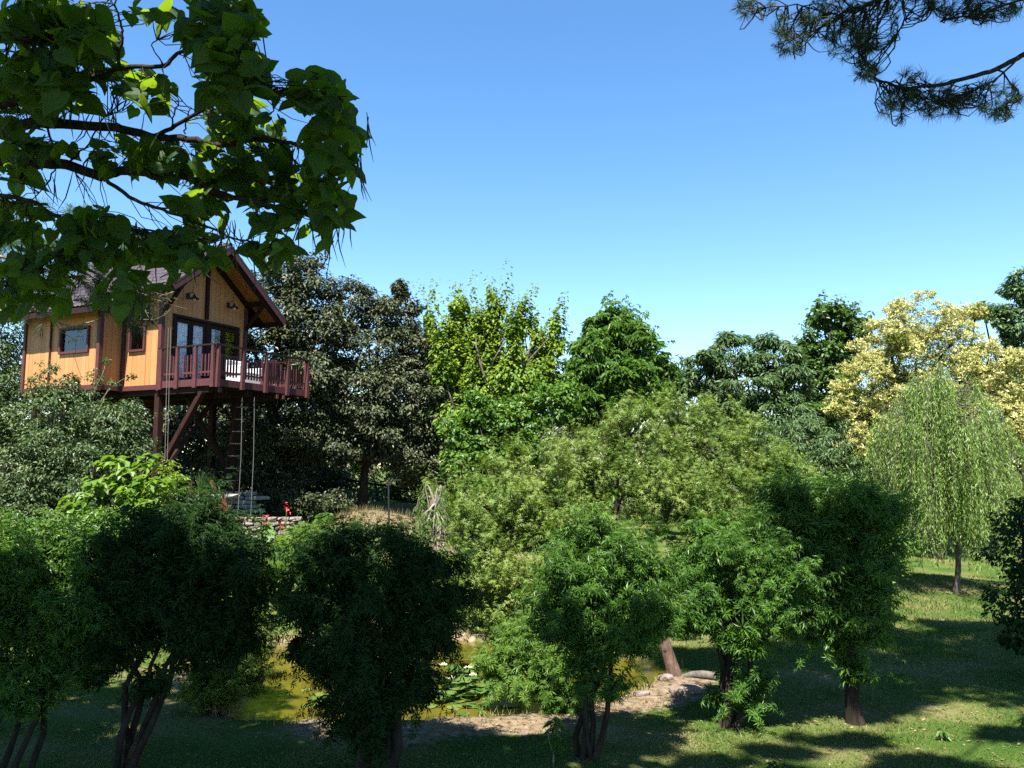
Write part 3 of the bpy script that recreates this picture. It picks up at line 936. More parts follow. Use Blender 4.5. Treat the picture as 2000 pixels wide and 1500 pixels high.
# ------------------------------------------------------------------ terrace: walls of stone, deer, small ornaments
def rock(sz, seed=0):
    """a rough block of 48 triangles"""
    r_ = np.random.default_rng(seed)
    g = np.array([[x, y, z] for x in (-1, 0, 1) for y in (-1, 0, 1) for z in (-1, 0, 1)], float)
    m = np.abs(g).sum(1)
    V = g * np.where(m >= 2.5, .84, np.where(m >= 1.5, .95, 1.03))[:, None] + r_.normal(size=g.shape) * .07
    idx = {tuple(q): k for k, q in enumerate(g.astype(int))}
    F = []
    for ax in range(3):
        o = [q for q in range(3) if q != ax]
        for s_ in (-1, 1):
            for i_ in (-1, 0):
                for j_ in (-1, 0):
                    c = []
                    for di, dj in ((0, 0), (1, 0), (1, 1), (0, 1)):
                        v = [0, 0, 0]; v[ax] = s_; v[o[0]] = i_ + di; v[o[1]] = j_ + dj
                        c.append(idx[tuple(v)])
                    F.append(c if (s_ > 0) != (ax == 1) else c[::-1])
    return V * np.asarray(sz) / 2, np.array(F)
def stone_wall(name, label, cat, p0, p1, zt, rows, stone_len, mat, depth=.35):
    p0, p1 = np.array(p0, float), np.array(p1, float)
    ln = np.linalg.norm((p1 - p0)[:2])
    dv = (p1 - p0) / ln
    zb = min(hz(*p0[:2]), hz(*p1[:2])) - .1
    t = thing(name, label, cat, (*((p0 + p1) / 2)[:2], zb + .1))
    b = np.array(t.location)
    rh = (zt - zb) / rows
    ang = math.atan2(dv[1], dv[0])
    rot = np.array([[math.cos(ang), -math.sin(ang), 0], [math.sin(ang), math.cos(ang), 0], [0, 0, 1]])
    nv = np.array([-dv[1], dv[0], 0])
    MB().bar((*(p0 + nv * .16)[:2], (zb + zt - .06) / 2), (*(p1 + nv * .16)[:2], (zb + zt - .06) / 2), depth * .6, zt - zb - .08).build('core', M['bark'], t, b)
    sd_ = 0
    for r_ in range(rows):
        s = -rng.uniform(0, .2)
        while s < ln:
            l_ = stone_len * rng.uniform(.6, 1.5)
            V, F = rock((l_ - .02, depth * rng.uniform(.8, 1.05), rh - .012), sd_)
            sd_ += 1
            c = p0 + dv * (s + l_ / 2) + nv * rng.uniform(-.03, .03)
            c[2] = zb + rh * (r_ + .5)
            MB().add(V @ rot.T + c, F).build('stone', M[mat], t, b)
            s += l_
    return t
q0, q1 = at(446, 1010, 22.6), at(585, 1012, 22.9)
stone_wall('stone_wall', 'low dry stone wall of pale blocks in front of the swing', 'wall', q0, q1, at(500, 1010, 22.7)[2], 6, .27, 'stone')
q0, q1 = at(362, 966, 25.9), at(432, 964, 25.6)
stone_wall('raised_bed', 'sunlit left section of the layered slate bed with grass on top', 'garden bed', q0, q1, at(400, 964, 25.8)[2], 9, .62, 'slate')
q0, q1 = at(440, 961, 27.4), at(489, 960, 27.5)
stone_wall('raised_bed', 'shaded right section of the layered slate bed behind the swing ropes', 'garden bed', q0, q1, at(470, 960, 27.4)[2], 9, .55, 'slate')

def plate(name, label, cat, outline, d, th=.03, mat='rust'):
    """a cut steel plate standing upright, outline given as photo points"""
    P = np.array([at(x, y, d) for x, y in outline])
    zb = hz(P[:, 0].mean(), d)
    t = thing(name, label, cat, (P[:, 0].mean(), d, zb))
    MB().prism(P, (0.0, th, 0)).build('body', M[mat], t, t.location)
    return t
dl = 25.0
deer = [(407, 1000), (405, 990), (412, 987), (420, 988), (428, 984), (434, 976), (434, 968), (431, 964), (427, 961), (421, 958), (416, 952), (411, 945), (408, 941),
        (411, 941), (412, 937), (415, 939), (415, 945), (418, 949), (419, 947), (421, 950), (422, 956), (427, 958), (429, 957), (433, 961), (436, 965), (440, 975), (444, 988), (446, 996), (443, 1003),
        (438, 1030), (430, 1030), (430, 1010), (420, 1008), (416, 1030), (409, 1030)]
plate('deer_sculpture', 'rust red cut steel deer with branching antlers in front of the slate bed', 'sculpture', deer, dl)
plate('garden_stake', 'small rust red pointed ornament on the grass left of the deer', 'ornament',
      [(369, 966), (370, 958), (372, 950), (373, 942), (375, 936), (375, 946), (374, 954), (376, 960), (375, 966)], 25.95)

def stem_tuft(name, label, cat, base, n, h, w, mat, spread=.25, group=None, bend_=.35):
    t = thing(name, label, cat, base, group)
    mb = MB()
    for q in range(n):
        a_ = rng.uniform(0, 2 * math.pi)
        r_ = spread * rng.uniform(0, .5)
        b = np.array(base) + [r_ * math.cos(a_), r_ * math.sin(a_), 0]
        hh = h * rng.uniform(.6, 1.1)
        dv = np.array([math.cos(a_), math.sin(a_), 0]) * hh * bend_ * rng.uniform(.2, 1)
        sd_ = np.array([-math.sin(a_), math.cos(a_), 0]) * w / 2
        mid = b + dv * .4 + [0, 0, hh * .6]
        mb.add([b - sd_, b + sd_, mid - sd_, mid + sd_, b + dv + [0, 0, hh]], [[0, 1, 3], [0, 3, 2], [2, 3, 4]])
    tag(mb.build('blades', M[mat], t, base), kind='stuff')
    return t
zbed = at(400, 964, 25.8)[2] - .03
q = at(400, 960, 26.1); q[2] = zbed
stem_tuft('ornamental_grass', 'blue green upright grass clump standing in the slate bed', 'plant', q, 170, .75, .03, 'oakgrey', .5)
q = at(407, 960, 25.9); q[2] = zbed
stem_tuft('ornamental_grass', 'bright green feathery plant in the slate bed behind the deer antlers', 'plant', q, 120, .55, .03, 'lime', .3)
q = at(392, 963, 25.85); q[2] = zbed
stem_tuft('ornamental_grass', 'short yellowish grass along the front of the slate bed', 'plant', q, 260, .18, .02, 'lime', 1.3, None, .8)

# canna with red flowers
def canna(base, n, h, label, flower=True):
    t = thing('canna_plant', label, 'plant', base)
    base = np.array(base)
    for q in range(n):
        a_ = q * 2.4 + rng.uniform(-.3, .3)
        dv = np.array([math.cos(a_), math.sin(a_), 0])
        sd_ = np.array([-dv[1], dv[0], 0])
        z0 = h * .15 + h * .5 * q / n
        ln = h * .5
        V = []
        for tt, ww in ((0, .02), (.3, .11), (.6, .12), (.85, .06), (1, 0.004)):
            c = base + dv * ln * (.1 + .6 * tt * tt + .1 * tt) + [0, 0, z0 + ln * (tt - .25 * tt * tt)]
            V += [c - sd_ * ww * h * .7 + [0, 0, .03], c, c + sd_ * ww * h * .7 + [0, 0, .03]]
        F = []
        for k_ in range(4):
            F += [[3 * k_, 3 * k_ + 1, 3 * k_ + 4, 3 * k_ + 3], [3 * k_ + 1, 3 * k_ + 2, 3 * k_ + 5, 3 * k_ + 4]]
        MB().add(V, F).build('leaf', M['hedge_bright'], t, base, True)
    top = base + [0, 0, h]
    MB().tube([base, base + [0, 0, h * .5], top], [.018, .015, .008], 5).build('stem', M['lime'], t, base, True)
    if flower:
        fm = MB()
        k_ = 16
        pos = top + rng.normal(size=(k_, 3)) * [.025, .025, .07]
        scatter(fm, LEAFW, pos, leaf_frames(rdir(k_)), .075)
        tag(fm.build('flower', M['flower_red'], t, base), kind='stuff')
for px, pyt, pyb, d_, n_, lab in ((557, 992, 1085, 18.0, 5, 'tallest red flowered canna on a pale bare stalk by the stone wall'), (517, 1016, 1090, 17.2, 7, 'red flowered canna left of its taller neighbour'),
                                 (546, 1021, 1085, 17.4, 6, 'canna with one small red bloom between two taller ones')):
    b = at(px, pyb, d_); b[2] = hz(b[0], b[1])
    canna(b, n_, at(px, pyt, d_)[2] - b[2], lab)

# wire fence and pole in the gap under the holm oak
fb = at(680, 1000, 31.0); fb[2] = hz(fb[0], fb[1])
fe = thing('wire_fence', 'green wire fence in the sunny gap beneath the dark oak', 'fence', fb)
fp = [at(x, 955, 31.0 + .2 * k_) for k_, x in enumerate((645, 681, 717, 752))]
for q in fp:
    MB().tube([(q[0], q[1], fb[2] - .1), q], .03, 6).build('post', M['fence'], fe, fb, True)
wm = MB()
for q in np.linspace(0, 1, 9):
    z_ = fb[2] + .05 + (fp[0][2] - fb[2] - .05) * q
    wm.tube([(x, y, z_) for x, y, _ in fp], .006, 3)
for q in np.linspace(0, 1, 36):
    x_ = fp[0][0] + (fp[-1][0] - fp[0][0]) * q; y_ = fp[0][1] + (fp[-1][1] - fp[0][1]) * q
    wm.tube([(x_, y_, fb[2]), (x_, y_, fp[0][2])], .006, 3)
tag(wm.build('wire_mesh', M['fence'], fe, fb), kind='stuff')
pb = at(760, 1022, 27.0); pb[2] = hz(pb[0], pb[1])
po = thing('metal_pole', 'thin dark pole with a short arm at its top, right of the oak trunk', 'pole', pb)
tp_ = at(759, 936, 27.0)
MB().tube([pb - [0, 0, .1], tp_], .032, 8).build('shaft', M['metal'], po, pb, True)
MB().bar(tp_ - [.02, 0, .02], tp_ + [.42, 0, -.02], .03, .04).build('arm', M['metal'], po, pb)

# stones, stump and log on the pond's bank
for (px, py, d_, sz, lab, mat, rz) in ((545, 1412, 11.0, (.62, .34, .2), 'pale flat stone on the near pond bank left of the dark bush', 'rock', .2),
                                       (610, 1416, 10.9, (.5, .3, .16), 'smaller pale stone at the foot of the darkest bush', 'rock', -.1),
                                       (1338, 1344, 12.2, (.5, .32, .14), 'flat pinkish rock at the right end of the pond', 'rock', .15),
                                       (1252, 1362, 12.05, (.3, .14, .08), 'small whitish stone at the edge of the water', 'rock', .5),
                                       (1300, 1336, 12.9, (.26, .16, .12), 'little pale stone beside the leaning stump', 'rock', .4)):
    b = at(px, py, d_); b[2] = hz(b[0], b[1]) + sz[2] * .22
    V, F = rock(sz, int(px))
    o = MB().add(V, F).build('rock', M[mat])
    o.location = tuple(b); o.rotation_euler = (0, 0, rz)
    md = o.modifiers.new('round', 'SUBSURF'); md.levels = 1; md.render_levels = 1
    tag(o, lab, 'rock')
b = at(1318, 1334, 13.2); b[2] = hz(b[0], b[1])
st = thing('tree_stump', 'leaning pinkish barked stump at the right tip of the pond', 'stump', b)
MB().tube([b - [0, 0, .1], b + [-.03, 0, .1], b + [-.12, .02, .4], b + [-.2, .03, .66], b + [-.22, .03, .70]], [.15, .11, .095, .085, .02], 11).build('bark', M['bark_pink'], st, b, True)
MB().tube([b + [-.18, .03, .6], b + [-.21, .0, .74], b + [-.25, .0, .86]], [.05, .03, .005], 6).build('splinter', M['bark_pink'], st, b, True)
b = at(1372, 1318, 13.0); b[2] = hz(b[0], b[1]) + .06
lo = MB().tube([(-.3, 0, -.05), (-.15, .02, -.02), (0, 0, -.01), (.15, -.03, -.01), (.24, -.05, -.03)], [.03, .055, .07, .065, .05], 10).build('log', M['bark_grey'], smooth=True)
lo.location = tuple(b); lo.rotation_euler = (0, 0, -.25)
tag(lo, 'weathered log lying on the grass right of the stump', 'log')

# water lilies
lb = np.array([*at(910, 1330, 12.6)[:2], -.11])
wl0 = thing('water_lily', 'patch of floating water lily pads with a few pale blooms', 'plant', lb)
k_ = 14
an = np.linspace(.18, 2 * math.pi - .18, k_)
pv = np.concatenate([[[0, 0, .0]], np.c_[np.cos(an), np.sin(an), .04 * np.sin(an * 2)]])
pm = MB().add(pv, np.stack([np.zeros(k_ - 1, int), np.arange(1, k_), np.arange(2, k_ + 1)], 1)).mesh('leaf', M['pad'], smooth=True)
npad = 0
while npad < 130:
    px, py = rng.normal(915, 38), rng.normal(1328, 17)
    if npad > 112:
        px, py = [(616, 1345), (607, 1358), (868, 1388), (885, 1390), (905, 1375), (985, 1345), (1000, 1380), (1225, 1345), (630, 1338), (975, 1400), (840, 1360), (950, 1395), (1010, 1330), (935, 1385), (890, 1362), (600, 1330), (640, 1352), (850, 1300)][npad - 113]
    d_ = (EYE + .1) * FPX / (py - HOR) * 1.0
    b = at(px, py, d_)
    if pond_dist(b[0], b[1]) > -.12:
        npad += 1 if npad > 112 else 0
        continue
    raised = rng.uniform() < .35 and npad < 112
    b[2] = -.105 + rng.uniform(0, .012) + (rng.uniform(.04, .16) if raised else 0)
    s_ = rng.uniform(.08, .15)
    tl_ = .55 if raised else .06
    A = Matrix.Translation(Vector(b) - Vector(lb)) @ Matrix.Rotation(rng.uniform(0, 6.28), 4, 'Z') @ Matrix.Rotation(rng.uniform(-tl_, tl_), 4, 'X') @ Matrix.Scale(s_, 4)
    inst('leaf', pm, wl0, A)
    npad += 1
pet = MB()
for ring, (kk, tilt, ln) in enumerate(((9, .5, 1), (7, 1.0, .8))):
    for q in range(kk):
        a_ = q * 2 * math.pi / kk + ring * .3
        dv = np.array([math.cos(a_), math.sin(a_), 0]); sd_ = np.array([-dv[1], dv[0], 0])
        up = np.array([0, 0, 1.])
        e_ = dv * math.cos(tilt) + up * math.sin(tilt)
        pet.add([[0, 0, 0], e_ * ln * .55 + sd_ * .2, e_ * ln, e_ * ln * .55 - sd_ * .2], [[0, 1, 2, 3]])
fm_ = pet.mesh('flower', M['lily'])
for px, py in ((866, 1302), (913, 1308), (924, 1322), (880, 1328)):
    d_ = EYE * FPX / (py - HOR)
    b = at(px, py, d_)
    inst('flower', fm_, wl0, Matrix.Translation(Vector(b) - Vector(lb)) @ Matrix.Scale(.09, 4))

# ------------------------------------------------------------------ trees and shrubs
def gat(px, d):
    b = at(px, 900, d)
    b[2] = hz(b[0], b[1])
    return b

def spikes(n, h=.28, mat='spike', name='flower_spikes', top=.55):
    def f(t, base, pos, subs, lobes):
        z0 = np.quantile(pos[:, 2], top)
        o = pos[pos[:, 2] > z0]
        p = o[rng.choice(len(o), n)] + [0, 0, .05]
        mb = MB()
        hh = h * rng.uniform(.5, 1.2, n)
        tip = p + np.c_[rng.normal(size=(n, 2)) * .06, hh]
        w_ = .008
        V = np.stack([p + [w_, 0, 0], p + [-w_ * .5, w_ * .87, 0], p + [-w_ * .5, -w_ * .87, 0], tip], 1)
        F = np.array([[0, 1, 3], [1, 2, 3], [2, 0, 3]])
        mb.add(V, (F[None] + (np.arange(n) * 4)[:, None, None]).reshape(-1, 3))
        tag(mb.build(name, M[mat], t, base), kind='stuff')
    return f

# front row of chaste trees, in the shade
d = 8.7
tree('chaste_tree', 'bushy chaste tree at the left edge with light green feathery top', 'shrub', gat(55, 8.6),
     [lobe(60, 1140, 120, 90, 9.0), lobe(150, 1160, 95, 90, 8.8), lobe(40, 1250, 110, 90, 8.8), lobe(170, 1270, 80, 70, 8.9), lobe(-70, 1180, 110, 120, 8.8), lobe(60, 1350, 60, 50, 8.6), lobe(215, 1190, 60, 70, 9), lobe(120, 1300, 60, 60, 8.9)],
     3200, 0.105, STAR5, 'vitex', .07, 'chaste trees in the front row', stems=3, parts=45, extra=spikes(90, .14), szvar=.35, sr=(.16, .30), sub=46, up=0.55, ran=0.85, droop=0.15, core=0.2, shoots=(860, 11, .46), ragged=12)
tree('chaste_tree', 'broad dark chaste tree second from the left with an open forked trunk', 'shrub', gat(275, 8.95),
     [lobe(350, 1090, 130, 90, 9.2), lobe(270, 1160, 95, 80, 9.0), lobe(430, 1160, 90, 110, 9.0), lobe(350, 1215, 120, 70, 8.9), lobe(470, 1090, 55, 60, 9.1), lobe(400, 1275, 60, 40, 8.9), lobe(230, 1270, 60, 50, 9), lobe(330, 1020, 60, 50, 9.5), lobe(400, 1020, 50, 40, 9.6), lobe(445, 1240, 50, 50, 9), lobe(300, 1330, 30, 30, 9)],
     4200, 0.105, STAR5, 'vitex_shade', .078, 'chaste trees in the front row', stems=4, parts=55, szvar=.35, sr=(.16, .30), sub=46, up=0.55, ran=0.85, droop=0.15, core=0.2, shoots=(1050, 11, .46), ragged=14)
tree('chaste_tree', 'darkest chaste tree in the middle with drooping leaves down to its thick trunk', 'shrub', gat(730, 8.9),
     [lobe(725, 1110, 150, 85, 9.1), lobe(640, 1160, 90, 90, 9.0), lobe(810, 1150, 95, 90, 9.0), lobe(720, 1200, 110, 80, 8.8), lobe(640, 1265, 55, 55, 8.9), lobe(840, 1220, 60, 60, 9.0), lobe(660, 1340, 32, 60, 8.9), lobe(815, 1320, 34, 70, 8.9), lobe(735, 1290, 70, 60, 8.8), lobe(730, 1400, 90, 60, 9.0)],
     4400, 0.105, STAR5, 'vitex_shade', .12, 'chaste trees in the front row', stems=5, parts=70, szvar=.35, sr=(.16, .30), core=0.2, sub=36, up=0.55, ran=0.85, droop=0.15, shoots=(1150, 11, .44), upw=0.35, sagging=0.5, ragged=14)
tree('chaste_tree', 'thin airy chaste tree with slim dark stems before the sunlit pond bush', 'shrub', gat(1140, 9.45),
     [lobe(1160, 1110, 95, 60, 9.6), lobe(1110, 1170, 70, 60, 9.5), lobe(1230, 1180, 80, 75, 9.5), lobe(1180, 1230, 85, 60, 9.4), lobe(1270, 1130, 45, 50, 9.6), lobe(1150, 1050, 45, 35, 9.7), lobe(1160, 1320, 45, 60, 9.4), lobe(1280, 1210, 45, 50, 9.5)],
     1500, 0.11, STAR, 'vitex', .07, 'chaste trees in the front row', stems=4, parts=60, szvar=.35, core=0.1, sub=30, sr=(.16, .30), up=0.55, ran=0.85, droop=0.15, shoots=(520, 12, .44), ragged=12)
tree('chaste_tree', 'leafy chaste tree with bright star shaped leaves on top, right of the pond', 'shrub', gat(1410, 10.7),
     [lobe(1420, 1100, 95, 60, 10.8), lobe(1370, 1150, 65, 65, 10.7), lobe(1490, 1150, 85, 70, 10.7), lobe(1430, 1200, 100, 60, 10.5), lobe(1530, 1195, 45, 40, 10.7), lobe(1400, 1055, 40, 30, 10.9), lobe(1500, 1090, 50, 45, 10.9), lobe(1440, 1355, 50, 40, 10.8)],
     2000, 0.13, STAR, 'vitex', .10, 'chaste trees in the front row', stems=4, parts=70, szvar=.3, sub=34, sr=(.16, .30), up=0.55, ran=0.85, droop=0.15, core=0.2, shoots=(640, 12, .48), ragged=10)
tree('chaste_tree', 'tall shaded chaste tree on a leaning single trunk, rightmost of the front row', 'shrub', gat(1652, 10.95),
     [lobe(1620, 1010, 95, 70, 11.4), lobe(1550, 1080, 85, 85, 11.3), lobe(1680, 1085, 80, 80, 11.2), lobe(1700, 1010, 55, 50, 11.6), lobe(1610, 1150, 95, 65, 11.0), lobe(1690, 1180, 45, 45, 11.0), lobe(1540, 1000, 60, 50, 11.6), lobe(1660, 1225, 45, 45, 10.9), lobe(1590, 1215, 55, 40, 11), lobe(1700, 1240, 30, 25, 10.9), lobe(1668, 1310, 22, 30, 10.9)],
     3600, 0.12, STAR5, 'vitex', .11, 'chaste trees in the front row', parts=55, szvar=.35, fork=.55, sub=46, sr=(.16, .30), up=0.55, ran=0.85, droop=0.15, core=0.2, shoots=(860, 11, .5), ragged=14)
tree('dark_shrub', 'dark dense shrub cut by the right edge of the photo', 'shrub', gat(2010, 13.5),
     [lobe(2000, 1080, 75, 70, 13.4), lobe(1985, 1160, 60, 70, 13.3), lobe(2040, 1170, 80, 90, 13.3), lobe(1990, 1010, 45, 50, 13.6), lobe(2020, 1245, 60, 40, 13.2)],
     4500, .10, LEAF, 'vitex_shade', .1, stems=3, sub=18)

# bushes on the pond's shore
tree('pond_bush', 'sunlit bright green bush hanging over the near shore of the pond', 'shrub', gat(1075, 11.5),
     [lobe(1060, 1260, 75, 60, 11.7), lobe(1030, 1320, 70, 50, 11.5), lobe(1100, 1330, 65, 55, 11.4), lobe(1110, 1230, 60, 60, 11.8), lobe(1000, 1290, 40, 35, 11.6), lobe(1060, 1190, 50, 40, 12)],
     1400, 0.11, STAR, 'hedge_bright', .05, stems=4, parts=60, szvar=.35, sub=30, sr=(.16, .30), up=0.55, ran=0.85, droop=0.15, core=0.2, shoots=(520, 11, .42), sagging=0.35, ragged=10)
tree('pond_bush', 'half shaded bush at the left shore of the pond behind the forked trunk', 'shrub', gat(440, 11.3),
     [lobe(440, 1290, 70, 50, 11.7), lobe(490, 1260, 50, 40, 12.0), lobe(420, 1345, 55, 40, 11.4), lobe(480, 1320, 50, 40, 11.6)],
     1200, 0.085, STAR, 'hedge', .05, stems=4, parts=30, szvar=.35, sub=30, sr=(.16, .30), up=0.55, ran=0.85, droop=0.15, core=0.2, shoots=(420, 11, .36), ragged=8)
def sprig(label, px, py, d_, h, n, mat='hedge_bright', sz=.09, bark='bark_pale', name='seedling'):
    b = gat(px, d_)
    t = thing(name, label, 'plant', b)
    mb, lv = MB(), MB()
    top = b + [rng.uniform(-.1, .1) * h, 0, h]
    P = bend(b, top, 5, .1)
    mb.tube(P, np.linspace(.012, .004, 5), 5)
    mb.build('stem', M[bark], t, b, True)
    me = MB().add(*T_leaf(.3, .05, .25)).mesh('leaf', M[mat])
    for q in range(n):
        tt = rng.uniform(.35, 1)
        c = b + (top - b) * tt
        a_ = rng.uniform(0, 6.28)
        Rm = frames(np.array([[.3 * math.cos(a_), .3 * math.sin(a_), 1]]), np.array([[math.cos(a_), math.sin(a_), .15]]))[0]
        A = np.eye(4); A[:3, :3] = Rm * sz * rng.uniform(.7, 1.3); A[:3, 3] = c - b
        inst('leaf', me, t, Matrix(A.tolist()))
sprig('small green seedling on the lawn before the thin chaste tree', 1078, 1470, 9.3, .5, 34, 'vitex', .16)
sprig('pale silvery sprig growing out of the pond near the left bank', 603, 1400, 11.6, .42, 26, 'willow', .10)
sprig('low leafy sprig at the water edge beside the lily pads', 945, 1395, 11.4, .35, 24, 'hedge', .10)
sprig('little weed rooted in the lawn at the lower right', 1810, 1430, 10.2, .14, 16, 'vitex', .12)
sprig('leafy weed at the right edge of the lawn', 1975, 1410, 10.4, .2, 26, 'vitex', .14)
sprig('low weed in the shade along the lower edge, right of the middle', 1490, 1485, 9.1, .12, 14, 'vitex_shade', .1)

# the big mass of sunlit chaste trees behind the pond
tree('wild_chaste_tree', 'left sunlit mass of olive green brush sloping down behind the pond', 'shrub', gat(960, 17.6),
     [lobe(990, 1000, 90, 80, 17.8), lobe(930, 1060, 75, 80, 17.4), lobe(900, 990, 60, 60, 18), lobe(1020, 1110, 90, 80, 17), lobe(960, 1160, 70, 60, 16.8), lobe(1060, 920, 75, 65, 18.5), lobe(985, 920, 45, 45, 18.4)],
     2600, 0.092, STAR1, 'hedge', .07, 'sunlit brush behind the pond', stems=6, extra=spikes(200, .22), szvar=.4, sub=44, sr=(.14, .28), up=0.5, ran=0.9, droop=0.1, shoots=(940, 10, .6), upw=1.0, ragged=8)
tree('wild_chaste_tree', 'front middle mass of the sunlit brush behind the pond', 'shrub', gat(1150, 16.8),
     [lobe(1110, 1060, 85, 80, 17), lobe(1200, 1080, 90, 80, 16.8), lobe(1150, 1160, 90, 70, 16.3), lobe(1080, 1180, 70, 70, 16.2), lobe(1260, 1150, 80, 70, 16.4), lobe(1060, 1230, 60, 40, 16), lobe(960, 1190, 60, 50, 16.6), lobe(1000, 1220, 60, 40, 16.2), lobe(920, 1130, 60, 55, 16.9), lobe(960, 1120, 60, 60, 16.6), lobe(1030, 1150, 60, 60, 16.4), lobe(1110, 1130, 60, 60, 16.5), lobe(1250, 1230, 70, 50, 16), lobe(1320, 1220, 50, 60, 15.9)],
     3600, 0.092, STAR1, 'hedge', .08, 'sunlit brush behind the pond', stems=6, extra=spikes(60, .2), szvar=.4, sub=44, sr=(.14, .28), up=0.5, ran=0.9, droop=0.1, shoots=(1250, 10, .6), upw=1.0, ragged=8)
tree('wild_chaste_tree', 'tallest middle crown of the sunlit brush behind the pond', 'shrub', gat(1190, 19.5),
     [lobe(1150, 890, 85, 60, 19.5), lobe(1230, 870, 75, 60, 19.8), lobe(1200, 960, 95, 75, 19), lobe(1120, 970, 80, 70, 18.8), lobe(1290, 970, 80, 80, 18.8), lobe(1215, 820, 40, 28, 19.9)],
     2600, 0.092, STAR1, 'hedge', .08, 'sunlit brush behind the pond', stems=6, extra=spikes(200, .22), szvar=.4, sub=44, sr=(.14, .28), up=0.5, ran=0.9, droop=0.1, shoots=(940, 10, .6), upw=1.0, ragged=8)
tree('wild_chaste_tree', 'high rounded right crown of the brush with darker green below', 'shrub', gat(1380, 20.5),
     [lobe(1340, 820, 75, 50, 21), lobe(1420, 840, 75, 55, 21), lobe(1380, 900, 100, 65, 20.5), lobe(1330, 990, 85, 80, 19.8), lobe(1430, 980, 85, 80, 19.8), lobe(1380, 1070, 90, 60, 19.4), lobe(1300, 800, 40, 35, 21.2)],
     2600, 0.092, STAR1, 'hedge', .08, 'sunlit brush behind the pond', stems=6, extra=spikes(70, .18), szvar=.4, sub=44, sr=(.14, .28), up=0.5, ran=0.9, droop=0.1, shoots=(940, 10, .6), upw=1.0, ragged=8)
tree('wild_chaste_tree', 'low right shoulder of the sunlit brush next to the round privet', 'shrub', gat(1500, 20),
     [lobe(1490, 900, 70, 50, 21), lobe(1540, 950, 55, 60, 20.6), lobe(1480, 980, 70, 60, 20), lobe(1530, 1030, 70, 60, 19.5), lobe(1450, 1060, 60, 50, 19.4)],
     3200, .11, STAR1, 'hedge', .07, 'sunlit brush behind the pond', stems=5, extra=spikes(60, .18), szvar=.4, sub=44, sr=(.14, .28), up=0.5, ran=0.9, droop=0.1, shoots=(540, 10, .6), upw=1.0, ragged=8)
tree('privet', 'round bright leaved privet bush between the brush and the weeping willow', 'shrub', gat(1650, 17.5),
     [lobe(1620, 985, 80, 75, 17.6), lobe(1690, 1010, 65, 75, 17.5), lobe(1650, 1080, 85, 70, 17.2), lobe(1730, 1080, 50, 60, 17.4), lobe(1570, 1040, 60, 60, 17.3), lobe(1690, 1140, 60, 40, 17)],
     11000, .095, LEAF, 'hedge_bright', .09, stems=5, sub=40, sr=(.16, .30), up=1.0, core=.1, ran=0.8)

# weeping trees
def weeping(name, label, base, cx, top, rad, low, d_, n, per, mat, leaf=.11, r0=.12, lean=-8, bark='bark_pale'):
    base = np.asarray(base, float)
    t = thing(name, label, 'tree', base)
    s = d_ / FPX
    ctr = at(cx, top, d_)
    Rw = rad * s
    mb, tw = MB(), MB()
    P0, N0, D0, SZ = [], [], [], []
    ztop = ctr[2]
    nb_ = n // 9
    ba, br = rng.uniform(0, 2 * math.pi, nb_), rng.uniform(.03, 1, nb_) ** .7
    bw = rng.uniform(0, 1, nb_)
    bz, bl = np.abs(rng.normal(size=nb_)) * .75, rng.uniform(-.6, 1.2, nb_) 
    for q in range(n):
        w_ = rng.integers(nb_)
        a_ = ba[w_] + rng.normal() * .09 / max(br[w_], .2)
        rr = Rw * (br[w_] + rng.normal() * .05)
        rr *= .78 + .44 * bw[w_]
        rr = max(.05, rr * (1 + .16 * math.sin(3 * a_ + 1) + .22 * math.cos(a_)))
        zs = ztop - .05 * Rw - (rr / Rw) ** 1.6 * Rw * .95 + rng.normal() * .07 - bz[w_]
        zl = at(cx, low, d_)[2] + bl[w_] + rng.uniform(-.35, .35)
        zl = max(zl, base[2] + .12)
        st_ = np.array([ctr[0] + math.cos(a_) * rr, ctr[1] + math.sin(a_) * rr, zs])
        ln = max(.5, zs - zl)
        outv = np.array([math.cos(a_), math.sin(a_), 0])
        m = int(per * ln / 2.2)
        u = np.sort(rng.uniform(0, 1, m))
        arc = (.16 + .34 * rr / Rw) * Rw / 1.8 * (1 - np.exp(-u * 3))
        sway = rng.normal(size=3) * [.10, .10, 0]
        pts = st_ + outv * arc[:, None] - np.array([0, 0, 1]) * (u ** 1.05 * ln)[:, None] + sway * (u ** 2)[:, None] + rng.normal(size=(m, 3)) * .018
        P0.append(pts)
        N0.append(rdir(m) + outv * .8 + [0, 0, .3])
        D0.append(np.array([0, 0, -1.]) + rdir(m) * .38 + outv * .12)
        SZ.append(leaf * rng.uniform(.6, 1.25, m))
        if q % 3 == 0 and m > 3:
            k_ = np.linspace(0, m - 1, 5).astype(int)
            tw.tube(pts[k_], .005, 3)
        if q % 8 == 0:
            hub = np.array([ctr[0], ctr[1], base[2] + (ztop - base[2]) * rng.uniform(.5, .8)])
            mid = (hub + st_) / 2 + [0, 0, .25 * Rw]
            tt = np.linspace(0, 1, 6)[:, None]
            tw.tube((1 - tt) ** 2 * hub + 2 * tt * (1 - tt) * mid + tt ** 2 * st_, np.linspace(.035, .008, 6), 5)
    P0, N0, D0, SZ = (np.concatenate(x) for x in (P0, N0, D0, SZ))
    scatter(mb, T_leaf(.17, .03, .1), P0, frames(N0, D0), SZ)
    tag(mb.build('hanging_foliage', M[mat], t, base), kind='stuff')
    hub = np.array([ctr[0], ctr[1], base[2] + (ztop - base[2]) * .8])
    zz = np.linspace(0, 1, 8)
    tw2 = MB().tube(bend(base - [0, 0, .1], hub, 8, .02), r0 * (1.25 - .85 * zz), 9)
    tw2.build('trunk', M[bark], t, base, True)
    tag(tw.build('twigs', M[bark], t, base, True), kind='stuff')
    return t
